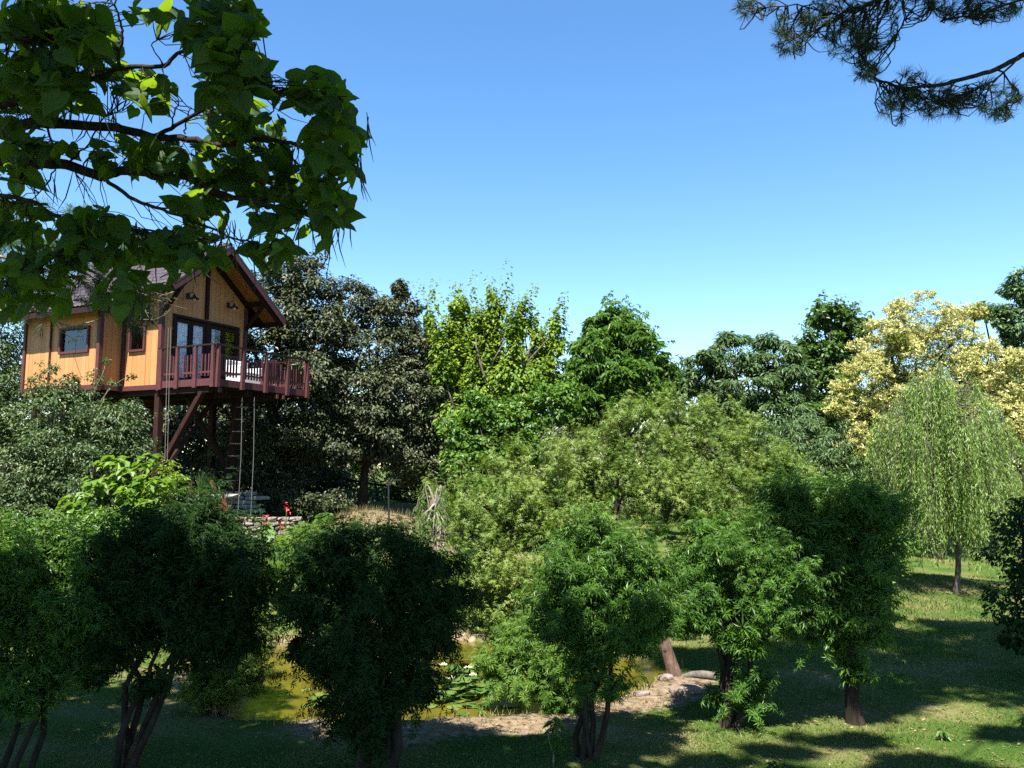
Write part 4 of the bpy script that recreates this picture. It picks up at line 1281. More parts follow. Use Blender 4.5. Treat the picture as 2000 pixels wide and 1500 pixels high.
weeping('weeping_willow', 'weeping willow with long hanging pale green strands on a thin bare trunk', gat(1850, 21.8), 1828, 696, 112, 1060, 21.8, 1000, 44, 'willow', .125, .065, 0, 'bark_grey')
weeping('willow_sapling', 'small drooping yellow green willow at the left end of the brush', gat(850, 17.4), 850, 925, 55, 1040, 17.4, 260, 40, 'hedge_bright', .11, .04)

# left: grey green tree and shrubs before the treehouse
tree('grey_green_tree', 'wide grey green small leaved tree growing up before the treehouse wall', 'tree', gat(120, 18.5),
     [lobe(110, 850, 120, 80, 18.8), lobe(215, 820, 75, 60, 19), lobe(50, 930, 110, 90, 18.4), lobe(160, 930, 110, 80, 18.3), lobe(20, 830, 80, 60, 18.9), lobe(255, 870, 50, 50, 18.9), lobe(90, 1010, 110, 60, 18), lobe(120, 770, 45, 40, 19.2), lobe(-60, 900, 90, 140, 18.5), lobe(10, 1010, 90, 50, 17.6), lobe(200, 1010, 80, 50, 17.6)],
     34000, 0.09, LEAF, 'olive', .16, sub=24, sr=(.2, .34), stems=3, core=.22, szvar=.35, shoots=(500, 16, .5), rad=0.05)
for lab, q, nn in (('wispy shoot reaching up across the golden wall at its left end', [(75, 745, 28, 25), (95, 715, 20, 18), (60, 770, 25, 20)], 520), ('thin shoots crossing the golden wall under the larger window', [(170, 765, 24, 12), (185, 735, 14, 16), (225, 752, 12, 10), (140, 740, 16, 12), (205, 705, 8, 8), (255, 735, 8, 9)], 520)):
    tree('leafy_shoot', lab, 'shrub', gat(q[0][0], 19.4), [lobe(a_, b_, c_, e_, 19.4) for a_, b_, c_, e_ in q], nn, .085, LEAF, 'olive', .03, sub=6, sr=(.3, .5), core=.1, fork=.8, nsub=14, bark='twig')
tree('large_leaved_shrub', 'bright green large leaved shrub catching the sun below the treehouse', 'shrub', gat(255, 17.6),
     [lobe(255, 915, 50, 40, 17.8), lobe(215, 960, 45, 35, 17.5), lobe(285, 965, 45, 40, 17.5), lobe(160, 985, 40, 28, 17.2), lobe(230, 1010, 60, 30, 17.2)], 900, .21, LEAFW, 'lime', .05, stems=4, parts=60, up=1.1, ran=.4, core=.05)
tree('golden_shrub', 'yellow green shrub beside the end of the slate bed', 'shrub', gat(325, 18.8),
     [lobe(325, 920, 32, 28, 19), lobe(345, 950, 28, 24, 18.8), lobe(305, 950, 34, 34, 18.7), lobe(320, 980, 40, 30, 18.5)], 1700, .085, LEAF, 'maple', .04, stems=5, core=.1, up=.9)
tree('fine_shrub', 'fine leaved green shrub sloping down before the stone wall', 'shrub', gat(360, 15.6),
     [lobe(330, 1020, 70, 40, 16.2), lobe(400, 1040, 70, 40, 16), lobe(260, 1040, 60, 40, 15.8), lobe(440, 1060, 60, 35, 15.8), lobe(350, 1075, 80, 40, 15.4), lobe(180, 1035, 70, 40, 15.6), lobe(90, 1030, 70, 36, 15.8), lobe(10, 1030, 70, 36, 15.8)], 13000, .075, LEAF, 'chestnut', .05, stems=5, sub=20, sr=(.22, .36), up=.9)
tree('young_shrub', 'light green shrub with upright tips under the oak gap', 'shrub', gat(620, 14.2),
     [lobe(600, 1050, 40, 35, 14.5), lobe(655, 1040, 40, 38, 14.6), lobe(560, 1085, 45, 35, 14.2), lobe(625, 1090, 60, 40, 14)], 2200, .10, STAR, 'hedge_bright', .04, stems=4, extra=spikes(24, .2))

# holm oaks to the right of the treehouse
tree('holm_oak', 'tall dark holm oak rising behind the gable of the treehouse', 'tree', gat(560, 31),
     [lobe(600, 560, 75, 75, 31), lobe(530, 620, 80, 80, 31), lobe(620, 640, 80, 70, 30.5), lobe(560, 530, 60, 60, 31.5), lobe(520, 720, 90, 90, 30.5), lobe(470, 580, 60, 60, 31.5), lobe(610, 740, 80, 70, 30), lobe(560, 830, 120, 80, 30.5), lobe(500, 880, 100, 70, 30)],
     36000, 0.165, LEAF, 'holm', .25, 'holm oaks', sub=26, sr=(.18, .32), core=.25)
tree('holm_oak', 'wide grey holm oak with dense rounded crown in the middle left', 'tree', gat(708, 31),
     [lobe(690, 600, 70, 60, 31.7), lobe(770, 620, 55, 60, 31.7), lobe(730, 690, 90, 70, 31.0), lobe(640, 690, 70, 70, 31.0), lobe(815, 690, 45, 60, 31.2), lobe(790, 770, 75, 70, 30.6), lobe(700, 780, 85, 65, 30.2), lobe(625, 800, 65, 60, 30.2), lobe(830, 830, 45, 60, 30.6), lobe(740, 860, 90, 50, 30.4), lobe(640, 870, 70, 45, 30.0), lobe(805, 900, 60, 50, 30.6), lobe(782, 570, 18, 30, 31.8)],
     54000, 0.155, LEAF, 'holm', .2, 'holm oaks', sub=30, sr=(.18, .32), core=.22, bark='bark')
tree('terrace_shrub', 'low dark evergreen shrub on the terrace beneath the balcony', 'shrub', gat(560, 28.5),
     [lobe(540, 978, 60, 28, 28.5), lobe(610, 983, 50, 26, 28.5), lobe(480, 985, 50, 24, 29), lobe(650, 975, 30, 24, 29.5), lobe(490, 945, 60, 40, 29.5), lobe(560, 930, 60, 40, 30), lobe(400, 930, 60, 40, 30)], 15000, .11, LEAF, 'holm', .08, stems=4, sub=26, sr=(.18, .34))
tree('oak_thicket', 'deep shaded evergreen thicket filling the space under the balcony', 'shrub', gat(540, 34),
     [lobe(420, 900, 110, 90, 34), lobe(540, 930, 120, 90, 34), lobe(620, 960, 70, 60, 36), lobe(480, 830, 120, 80, 35), lobe(330, 900, 100, 100, 34), lobe(850, 960, 70, 60, 36), lobe(560, 985, 60, 40, 33), lobe(340, 820, 70, 50, 34), lobe(270, 840, 70, 60, 34), lobe(400, 800, 70, 40, 35)],
     26000, 0.22, LEAF, 'holm', .2, sub=16, core=.3)
tree('green_thicket', 'fresh green bushes glimpsed behind the wire fence', 'shrub', gat(740, 36),
     [lobe(740, 950, 45, 40, 36), lobe(665, 935, 30, 26, 36), lobe(790, 950, 40, 40, 36.5), lobe(715, 880, 35, 50, 37)], 3000, .18, LEAF, 'chestnut', .12, sub=14)

# left behind the house
tree('feathery_pine', 'blue green feathery pine top behind the treehouse roof at the left', 'tree', gat(120, 36),
     [lobe(165, 440, 45, 40, 36), lobe(60, 520, 110, 80, 36), lobe(200, 500, 60, 50, 36), lobe(20, 420, 70, 50, 37), lobe(270, 520, 70, 60, 37)], 22000, .30, T_leaf(.06, .0, .1), 'oakgrey', .25, sub=20, sr=(.22, .36), up=.5, ran=.9, droop=-.6)
tree('dense_oak', 'dark evergreen oak at the left edge behind the house wall', 'tree', gat(-20, 33),
     [lobe(0, 660, 60, 80, 33), lobe(-70, 720, 90, 110, 33), lobe(15, 760, 50, 60, 32.5), lobe(-60, 560, 90, 80, 34)], 14000, .15, LEAF, 'olive', .25, sub=18, core=.25)

# the row of garden trees at the back
def spires(px0, px1, ytop, ybot, d_, n):  # upright leafy shoots
    out_ = []
    for q in range(n):
        x = px0 + (px1 - px0) * (q + .5) / n + rng.uniform(-8, 8)
        y = ytop(x) + rng.uniform(-8, 12)
        dd = d_ + rng.uniform(-1.6, 1.2)
        k_ = int((ybot - y) / 34)
        for e_ in range(k_):
            out_.append(lobe(x + rng.uniform(-5, 5), y + 20 + 34 * e_, 9 + 3.0 * e_, 24, dd, 16))
    return out_
ms = spires(838, 1100, lambda x: 592 + abs(x - 905) * .22 + 22 * math.sin(x * .09), 790, 32, 16)
tree('maple', 'tall yellow green maple with many upright leafy spires', 'tree', gat(960, 32.5),
     ms + [lobe(900, 760, 60, 60, 31.5), lobe(1000, 770, 70, 60, 31.5), lobe(950, 840, 80, 70, 31)],
     16000, 0.19, LEAFW, 'maple', .2, sub=5, sr=(.45, .7), core=.06, nsub=60, droop=.9, up=.6, bark='bark_grey', ran=0.4, shoots=(430, 50, 1.3), upw=3.0, rad=0.17, sagging=0)
tree('maple', 'lower yellow green maple spreading in front of the tall spired one', 'tree', gat(960, 28.5),
     [lobe(960, 810, 60, 40, 29), lobe(910, 850, 55, 45, 28.8), lobe(1010, 830, 60, 50, 28.8), lobe(950, 890, 70, 45, 28.4), lobe(1030, 880, 45, 45, 28.5), lobe(890, 910, 35, 40, 28), lobe(1085, 790, 50, 50, 29), lobe(920, 960, 45, 40, 27.5)],
     9000, 0.17, LEAFW, 'chestnut', .15, sub=26, sr=(.16, .30), droop=.8, up=.8, ran=0.8, shoots=(200, 20, .8), upw=0.5, rad=0.12)
tree('horse_chestnut', 'deep green horse chestnut with tiered drooping leaves', 'tree', gat(1200, 31),
     [lobe(1200, 650, 52, 40, 31), lobe(1150, 700, 55, 45, 30.8), lobe(1250, 690, 55, 45, 30.8), lobe(1200, 730, 85, 50, 30.4), lobe(1285, 735, 32, 42, 31), lobe(1130, 760, 45, 45, 30.6), lobe(1240, 780, 70, 40, 30.2), lobe(1165, 790, 60, 40, 30.2), lobe(1200, 617, 12, 18, 31), lobe(1160, 632, 14, 16, 31), lobe(1240, 645, 18, 14, 31)],
     3200, 0.32, STARW, 'chestnut', .24, sub=34, sr=(.16, .26), up=1.1, ran=0.5, droop=.4, core=.12, shoots=(460, 9, .8), rad=0.1, upw=0.45, szvar=0.35, ragged=6)
tree('ash_tree', 'rounded blue green tree with narrow leaves against the sky, right of the chestnut', 'tree', gat(1460, 34),
     [lobe(1440, 690, 60, 40, 34), lobe(1520, 700, 55, 45, 34), lobe(1380, 730, 55, 40, 34), lobe(1460, 750, 90, 45, 33.6), lobe(1550, 760, 45, 45, 33.5), lobe(1340, 745, 30, 35, 34.2), lobe(1420, 800, 70, 40, 33.5), lobe(1520, 810, 70, 40, 33), lobe(1420, 660, 18, 18, 34), lobe(1500, 665, 22, 18, 34)],
     22000, 0.28, NARROW, 'oakgrey', .22, sub=36, sr=(.14, .26), droop=.8, core=0.2, ragged=8)
tree('sweet_gum', 'slender mid green tree standing tall left of the cream flowered one', 'tree', gat(1640, 38),
     [lobe(1630, 625, 45, 32, 38), lobe(1600, 615, 22, 22, 38), lobe(1660, 650, 40, 35, 38), lobe(1610, 680, 50, 35, 38), lobe(1580, 720, 30, 25, 38), lobe(1650, 710, 50, 40, 38), lobe(1620, 760, 60, 45, 38), lobe(1570, 680, 16, 16, 38), lobe(1600, 820, 60, 50, 36)],
     8000, .25, LEAFW, 'poplar', .22, sub=26, sr=(.14, .28), core=.04, up=0.5, ran=0.8, shoots=(160, 22, .9), upw=0.6, rad=0.12, ragged=8)
tree('dark_chestnut', 'dark green low tree in the shade between the brush and the cream flowers', 'tree', gat(1560, 27),
     [lobe(1500, 850, 50, 30, 28), lobe(1570, 860, 60, 40, 27.5), lobe(1640, 860, 50, 45, 27.5), lobe(1540, 900, 70, 40, 27), lobe(1630, 920, 60, 50, 26.5), lobe(1580, 830, 40, 25, 28)],
     11000, .17, NARROW, 'oakgrey', .15, sub=30, sr=(.16, .30), droop=.7)

def plumes(n, size):
    def f(t, base, pos, subs, lobes):
        # cream flower heads on the outer shoots
        h_ = pos[:, 2]
        o = rng.choice(len(pos), n * 3)
        C = np.array([q[0] for q in lobes]); RR = np.array([q[1] for q in lobes])
        dd = np.min((np.linalg.norm((pos[o][:, None] - C[None]) / RR[None], axis=2)), 1)
        o = o[np.argsort(-dd)[:n]]
        p = pos[o]
        k_ = 7
        c = np.repeat(p, k_, 0)
        u = rdir(len(c)); u[:, 2] = abs(u[:, 2]) * 1.1
        mb = MB()
        scatter(mb, T_leaf(.4, .1, .1), c + u * .03, frames(rdir(len(c)), nrm(u)), size * rng.uniform(.6, 1.2, len(c)))
        tag(mb.build('flower_heads', M['cream'], t, base), kind='stuff')
    return f
tree('flowering_tree', 'big domed tree covered in cream yellow flower plumes', 'tree', gat(1820, 28.5),
     [lobe(1800, 630, 75, 55, 28.8), lobe(1740, 680, 75, 60, 28.5), lobe(1860, 670, 75, 60, 28.6), lobe(1920, 720, 75, 60, 28.4), lobe(1700, 750, 75, 60, 28), lobe(1800, 730, 110, 70, 27.8), lobe(1660, 790, 50, 45, 28), lobe(1980, 770, 60, 65, 28.2), lobe(1690, 850, 60, 60, 27.6), lobe(1940, 830, 75, 60, 27.8), lobe(1800, 830, 110, 70, 27.6), lobe(2040, 840, 70, 80, 28), lobe(1665, 890, 40, 35, 27.5), lobe(1905, 610, 25, 20, 29), lobe(1800, 740, 130, 110, 30), lobe(1880, 800, 110, 90, 30)],
     42000, 0.13, NARROW, 'flowerleaf', .26, sub=44, sr=(.22, .34), core=0.3, extra=plumes(11000, .125), up=.8, ragged=5)
tree('tall_dark_tree', 'dark green tall tree rising at the right edge behind the cream flowers', 'tree', gat(2010, 36),
     [lobe(1990, 560, 30, 45, 36), lobe(2010, 640, 60, 60, 36), lobe(1960, 620, 32, 30, 36), lobe(1920, 605, 22, 18, 36.5), lobe(2060, 580, 60, 80, 36), lobe(2000, 720, 70, 60, 36)],
     12000, .22, LEAF, 'oakgrey', .24, sub=28, sr=(.15, .30))
# far tree belt closing the garden
belt = [(430, 700, 110, 130, 48, 'holm', 'dark'), (640, 850, 140, 130, 47, 'holm', 'grey'), (880, 840, 130, 130, 46, 'chestnut', 'green'), (1120, 840, 140, 120, 47, 'oakgrey', 'bluish'),
        (1360, 850, 140, 110, 48, 'chestnut', 'green'), (1600, 880, 140, 110, 48, 'oakgrey', 'bluish'), (1820, 900, 150, 120, 46, 'holm', 'dark'), (150, 760, 160, 180, 48, 'holm', 'dark')]
blab = ['dark oak behind the gable in the far tree belt', 'grey oak of the far belt behind the wide holm oak', 'green tree of the far belt behind the maples', 'bluish tree of the far belt behind the chestnut', 'green tree of the far belt behind the tall brush',
        'bluish tree of the far belt below the slender tree', 'dark oak of the far belt behind the weeping willow', 'dark oak of the far belt behind the house']
for (px, py, rx, ry, dd, mt, _), lab in zip(belt, blab):
    tree('belt_tree', lab, 'tree', gat(px, dd), [lobe(px + rng.uniform(-.5, .5) * rx, py + rng.uniform(-.3, .4) * ry, rx * .55, ry * .5, dd) for _ in range(5)] + [lobe(px, py + ry * .7, rx, ry * .5, dd)],
         6500, .30, LEAF, mt, .25, 'trees of the far belt', sub=10, core=.3, nsub=10)
und = MB()
pu = []
for px in range(-260, 2360, 24):
    dd = rng.uniform(39, 44)
    pu.append(lobe(px, 975 + rng.uniform(-25, 10), 34, 42, dd))
    pu.append(lobe(px + 12, 900 + rng.uniform(-25, 10), 34, 46, dd + 2))
    pu.append(lobe(px, 850 + rng.uniform(-20, 10), 34, 40, dd + 3))
    if 1180 < px < 1720:
        pu.append(lobe(px, 800 + rng.uniform(-15, 10), 36, 40, dd + 3))
    if px < 900:
        pu.append(lobe(px, 820 + rng.uniform(-25, 10), 36, 50, dd + 3))
        pu.append(lobe(px, 750 + rng.uniform(-25, 20), 36, 50, dd + 4))
ps, ou, _ = crown_points(pu, 60000, 5, (.4, .7), .2)
scatter(und, LEAF, ps, leaf_frames(ou), .34 * rng.uniform(.7, 1.3, len(ps)))
tag(und.build('undergrowth', M['holm']), 'dark undergrowth closing the view below the far trees', 'undergrowth', None, 'stuff')

# ------------------------------------------------------------------ catalpa overhead at the left
cb = np.array([-6.4, 5.4, 0.])
cb[2] = hz(cb[0], cb[1])
cat = thing('catalpa_tree', 'catalpa with big heart shaped leaves and hanging thin pods overhanging the upper left', 'tree', cb)
BR = [([(-200, 236, 6.5), (0, 248, 6.3), (90, 240, 6.25), (150, 245, 6.2), (230, 250, 6.15), (300, 268, 6.1), (350, 268, 6.05), (420, 285, 6.0), (500, 272, 5.95), (560, 278, 5.9), (640, 300, 5.8)], .05),
      ([(-200, 290, 6.9), (0, 312, 6.6), (65, 318, 6.5), (130, 322, 6.4), (200, 345, 6.3), (255, 330, 6.2), (310, 346, 6.1), (360, 345, 6.05), (420, 376, 6), (520, 400, 5.9), (620, 420, 5.8)], .055),
      ([(-200, 250, 6.0), (-40, 215, 5.9), (30, 200, 5.8), (80, 165, 5.75), (150, 160, 5.7), (200, 150, 5.65), (230, 132, 5.6), (320, 128, 5.5), (350, 100, 5.45), (380, 90, 5.4), (440, 70, 5.3)], .032),
      ([(230, 132, 5.6), (236, 95, 5.55), (240, 55, 5.5), (226, 20, 5.45), (225, -40, 5.4)], .014),
      ([(-200, 372, 6.7), (0, 380, 6.5), (60, 392, 6.35), (110, 420, 6.3), (140, 445, 6.25), (200, 440, 6.2), (300, 450, 6.1), (420, 470, 6)], .022),
      ([(140, 445, 6.25), (138, 470, 6.25), (110, 500, 6.2), (60, 530, 6.2), (0, 555, 6.2)], .014),
      ([(200, 345, 6.3), (260, 390, 6.2), (320, 410, 6.1), (400, 440, 6.0), (470, 470, 5.9), (540, 480, 5.85)], .018),
      ([(300, 268, 6.1), (350, 240, 6.0), (430, 200, 5.9), (520, 180, 5.8), (600, 170, 5.7), (660, 190, 5.65)], .018),
      ([(380, 270, 6.05), (430, 330, 6.0), (480, 350, 5.9), (560, 370, 5.8), (640, 380, 5.75)], .015),
      ([(300, -160, 5.4), (420, -30, 5.2), (460, 40, 5.1), (480, 110, 5.1), (500, 180, 5.15)], .024),
      ([(-150, 60, 5.4), (-20, 60, 5.3), (60, 80, 5.2), (140, 70, 5.2), (190, 90, 5.2)], .022),
      ([(90, 240, 6.25), (110, 300, 6.2), (100, 350, 6.2), (60, 392, 6.3)], .01),
      ([(130, 322, 6.4), (165, 290, 6.3), (200, 230, 6.2), (240, 215, 6.1)], .009),
      ([(150, 340, 6.4), (180, 300, 6.3), (190, 270, 6.2)], .007),
      ([(320, 128, 5.5), (296, 90, 5.5), (310, 78, 5.5)], .005), ([(335, 250, 6.05), (340, 215, 6.0), (355, 195, 6.0)], .007), ([(360, 262, 6.0), (365, 230, 6.0), (372, 210, 5.95)], .007)]
bm = MB()
bpts = []
for pts, r_ in BR:
    P = np.array([at(*q) for q in pts])
    t_ = np.linspace(0, 1, len(P)); tt = np.linspace(0, 1, len(P) * 4)
    P = np.stack([np.interp(tt, t_, P[:, k_]) for k_ in range(3)], 1) + rng.normal(size=(len(tt), 3)) * .006
    bm.tube(P, np.linspace(r_, max(.25 * r_, .004), len(tt)), 7)
    bpts.append(P)
bpts = np.concatenate(bpts)
top = cb + [.5, -.1, 6.6]
bm.build('branch', M['bark'], cat, cb, True)
tm = MB().tube(bend(cb - [0, 0, .2], top, 9, .02), np.linspace(.26, .14, 9), 12)
for px, py, dd, r_ in ((-200, 236, 6.5, .06), (-200, 290, 6.9, .065), (-200, 250, 6.0, .04), (-200, 372, 6.7, .03), (300, -160, 5.4, .03), (-150, 60, 5.4, .028)):
    e_ = at(px, py, dd)
    s_ = cb + (top - cb) * np.clip((e_[2] - .8 - cb[2]) / 6.6, .3, 1)
    tm.tube(bend(s_, e_, 7, .03, .04), np.linspace(r_ * 1.7, r_, 7), 7)
CAN = [(np.array([-4.6, 4.0, 10.2]), np.array([4.4, 2.2, 1.4])), (np.array([-1.6, 3.8, 10.0]), np.array([2.2, 1.7, 1.2])), (np.array([-7.0, 5.2, 10.6]), np.array([3.0, 2.2, 1.5])), (np.array([-4.5, 3.0, 8.2]), np.array([3.6, 1.3, 1.0])),
       (np.array([-4.0, .2, 10.4]), np.array([4.6, 2.6, 1.4])), (np.array([-8.5, 2.0, 9.4]), np.array([2.6, 3.0, 2.2]))]  # unseen part of the crown, extended rearward to block sky and deepen shade
for c, r_ in CAN:
    tm.tube(bend(top, c, 7, .05), np.linspace(.12, .04, 7), 7)
tm.build('trunk', M['bark_grey'], cat, cb, True)
def heart(fold, curl, wave, seed):
    """heart shaped leaf: midrib, two rows of points each side, wavy rim, folded and curled"""
    r_ = np.random.default_rng(seed)
    xs = [0, .2, .42, .64, .85, 1.08]
    rim = [(-.13, .17), (-.06, .37), (.17, .47), (.46, .42), (.74, .24)]
    mid = [(x, 0, -curl * x * x) for x in xs]
    V = list(mid)
    for sg in (1, -1):
        inn = [(.02, .09), (.12, .2), (.32, .24), (.55, .21), (.79, .12)]
        V += [(x, sg * y, fold * y - curl * x * x + .02) for x, y in inn]
        V += [(x * r_.uniform(.96, 1.04), sg * y * r_.uniform(.93, 1.07), fold * y - curl * x * x - .35 * y * y + wave * r_.uniform(-1, 1)) for x, y in rim]
    F = []
    for k_, sg in ((6, 1), (16, -1)):
        f_ = []
        for q in range(5):
            f_.append([q, k_ + q, q + 1])
            if q < 4:
                f_ += [[k_ + q, k_ + q + 1, q + 1], [k_ + q, k_ + 5 + q, k_ + 5 + q + 1], [k_ + q, k_ + 6 + q, k_ + 1 + q]]
        f_ += [[k_ + 4, k_ + 9, 5], [0, k_ + 5, k_]]
        F += f_ if sg < 0 else [t_[::-1] for t_ in f_]
    return np.array(V, float), np.array(F)
HEARTS = [heart(.15, .08, .03, 1), heart(.42, .22, .04, 2), heart(-.12, .38, .05, 3)]
HEART = HEARTS[0]
HEARTL = (np.array([[0, 0, 0], [-.1, .3, .05], [.35, .46, .06], [.75, .24, 0], [1.05, 0, -.12], [.75, -.24, 0], [.35, -.46, .06], [-.1, -.3, .05]], float), np.array([[0, 2, 1], [0, 3, 2], [0, 4, 3], [0, 5, 4], [0, 6, 5], [0, 7, 6]]))
blobs = [(70, 90, 120, 110, 5.5, 95), (40, 200, 70, 60, 5.9, 26), (150, 60, 60, 60, 5.3, 30), (290, 30, 40, 18, 5.2, 6), (430, 40, 75, 60, 5.15, 60), (450, 130, 65, 75, 5.2, 60), (610, 180, 65, 38, 5.6, 32), (650, 250, 50, 60, 5.6, 44), (640, 350, 48, 60, 5.7, 36),
         (650, 430, 24, 40, 5.8, 10), (530, 490, 40, 32, 5.9, 16), (285, 175, 50, 40, 5.9, 24), (330, 310, 70, 35, 6.1, 26), (470, 240, 80, 45, 6.2, 44), (510, 330, 90, 55, 6.2, 54), (560, 410, 70, 50, 6.1, 34), (190, 465, 90, 50, 6.2, 40), (330, 480, 80, 36, 6.2, 34),
         (90, 520, 80, 45, 6.2, 36), (245, 560, 45, 36, 6.0, 16), (40, 430, 60, 40, 6.4, 22), (30, 320, 40, 60, 6.3, 20), (400, 400, 50, 40, 6.2, 22), (200, 110, 30, 40, 5.8, 10), (110, 290, 40, 14, 6.3, 5), (20, 560, 50, 40, 6.3, 14), (390, 500, 45, 25, 6.1, 12), (60, 290, 50, 20, 6.3, 6), (120, 185, 55, 28, 5.9, 14), (260, 300, 80, 36, 6.1, 22), (70, 285, 40, 16, 6.3, 6), (180, 425, 60, 24, 6.2, 12), (420, 330, 60, 40, 6.2, 14), (100, 585, 60, 22, 6.1, 6), (345, 520, 22, 16, 5.9, 5)]
LP, LD = [], []
for cx, cy, rx, ry, dd, n in blobs:
    n = int(n * (1.9 if cx < 260 and cy > 180 else 2.4 if cx < 180 else 1.8))
    a_ = rng.uniform(0, 6.28, n); r_ = rng.uniform(0, 1, n) ** .5
    for q in range(n):
        LP.append(at(cx + rx * r_[q] * math.cos(a_[q]), cy + ry * r_[q] * math.sin(a_[q]), dd + rng.uniform(-.5, .7)))
LP = np.array(LP)
nl = len(LP)
N_ = rdir(nl) * .8 + np.array([-.05, -.35, .75])
D_ = rdir(nl) * .75 + np.array([.2, -.1, -.55])
LR = frames(N_, D_)
LS = rng.uniform(.10, .19, nl)
order = np.argsort(np.linalg.norm(LP - [0, 0, EYE], axis=1) / LS)
lmes = [MB().add(*h_).mesh('leaf', M['catalpa'], smooth=True) for h_ in HEARTS]
hk = rng.integers(0, 3, nl)
for q in order[:300]:
    A = np.eye(4); A[:3, :3] = LR[q] * LS[q]; A[:3, 3] = LP[q] - cb
    inst('leaf', lmes[hk[q]], cat, Matrix(A.tolist()))
rest = order[300:]
mb = MB()
for h_ in range(3):
    qq = rest[hk[rest] == h_]
    scatter(mb, HEARTS[h_], LP[qq], LR[qq], LS[qq])
# leaf stalks and twigs linking leaves to the branches
tw = MB()
for q in range(0, nl):
    dd = np.linalg.norm(bpts - LP[q], axis=1)
    k_ = int(np.argmin(dd + rng.uniform(0, .12, len(dd))))
    if dd[k_] < .5:
        tw.tube(bend(bpts[k_], LP[q], 4, .08, .05), np.linspace(.005, .0025, 4), 3)
tag(tw.build('leaf_stalks', M['bark'], cat, cb, True), kind='stuff')
cp, co, cs_ = crown_points(CAN, 15000, 44, (.16, .3), .35)
keep = (cp[:, 2] > EYE + .63 * cp[:, 1] + .35) & sun_gaps(cp, GAPS)
cp, co = cp[keep], co[keep]
scatter(mb, HEARTL, cp, leaf_frames(co, 1.0, .5, .4), rng.uniform(.18, .26, len(cp)))
tag(mb.build('foliage', M['catalpa'], cat, cb), kind='stuff')
pmes = [MB().tube([(0, 0, 0), (.10 * c_, .03, -.3), (.22 * c_, .02, -.65), (.55 * c_, .04, -1)], [.008, .017, .016, .004], 5).mesh('seed_pod', M['pod'], smooth=True) for c_ in (.15, .6, 1.1)]
npod = 0
for cx, cy, rx, ry, dd, n in ((195, 215, 40, 12, 5.9, 12), (480, 90, 30, 50, 5.1, 16), (440, 190, 40, 30, 5.2, 9), (695, 290, 16, 40, 5.6, 9), (665, 420, 22, 40, 5.7, 14), (268, 560, 26, 26, 6.0, 14), (330, 480, 50, 20, 6.1, 8), (455, 440, 30, 20, 5.9, 12), (590, 420, 30, 20, 5.9, 6), (120, 330, 50, 20, 6.2, 8), (520, 480, 30, 20, 5.9, 8), (60, 480, 60, 40, 6.2, 8), (240, 300, 60, 20, 6.1, 6), (718, 225, 4, 10, 5.6, 3)):
    for _ in range(n):
        p = at(rng.normal(cx, rx * .6), rng.normal(cy, ry * .6), dd + rng.uniform(-.25, .25))
        s_ = rng.uniform(.16, .36)
        A = Matrix.Translation(Vector(p - cb)) @ Matrix.Rotation(rng.uniform(0, 6.28), 4, 'Z') @ Matrix.Rotation(rng.normal() * .09, 4, 'X') @ Matrix.Diagonal((.30, .30, s_, 1))
        inst('seed_pod', pmes[npod % 3], cat, A)
        npod += 1

# ------------------------------------------------------------------ pine overhead at the right
pb_ = np.array([11.6, 7.2, 0.]); pb_[2] = hz(pb_[0], pb_[1])
pine = thing('pine_tree', 'dark long needled pine reaching into the upper right corner against the sky', 'tree', pb_)
PBR = [([(2150, 40, 8.6), (2000, 106, 8.3), (1950, 135, 8.2), (1890, 152, 8.1), (1840, 165, 8.0), (1780, 172, 7.9), (1730, 162, 7.8), (1700, 148, 7.8)], .032),
       ([(2000, 106, 8.3), (1940, 160, 8.2), (1880, 185, 8.1), (1820, 200, 8.0)], .012), ([(1950, 135, 8.2), (1990, 180, 8.1), (1960, 210, 8.0)], .01),
       ([(1900, -120, 8.3), (1760, -20, 8.0), (1690, 10, 7.9), (1640, 30, 7.9), (1590, 60, 7.8), (1550, 75, 7.8)], .026), ([(1690, 10, 7.9), (1700, 70, 7.8), (1680, 120, 7.8)], .01),
       ([(1640, 30, 7.9), (1560, 10, 7.9), (1480, 15, 7.9)], .009), ([(2150, -60, 8.3), (1980, 5, 8.1), (1900, 30, 8.0), (1840, 40, 8.0)], .018), ([(1760, -20, 8.0), (1770, 30, 7.9), (1750, 70, 7.9)], .01)]
pm_ = MB()
ppts = []
for pts, r_ in PBR:
    P = np.array([at(*q) for q in pts])
    t_ = np.linspace(0, 1, len(P)); tt = np.linspace(0, 1, len(P) * 4)
    P = np.stack([np.interp(tt, t_, P[:, k_]) for k_ in range(3)], 1) + rng.normal(size=(len(tt), 3)) * .008
    pm_.tube(P, np.linspace(r_, max(.3 * r_, .005), len(tt)), 7)
    ppts.append(P)
ppts = np.concatenate(ppts)
pt_ = pb_ + [-.3, .2, 11.5]
ptm = MB().tube(bend(pb_ - [0, 0, .2], pt_, 9, .02), np.linspace(.24, .10, 9), 12)
for px, py, dd, r_ in ((2150, 40, 8.6, .032), (1900, -120, 8.3, .026), (2150, -60, 8.3, .02)):
    e_ = at(px, py, dd)
    ptm.tube(bend(pb_ + (pt_ - pb_) * min(1, (e_[2] + .3) / 11.5), e_, 6, .03), np.linspace(r_ * 1.5, r_, 6), 7)
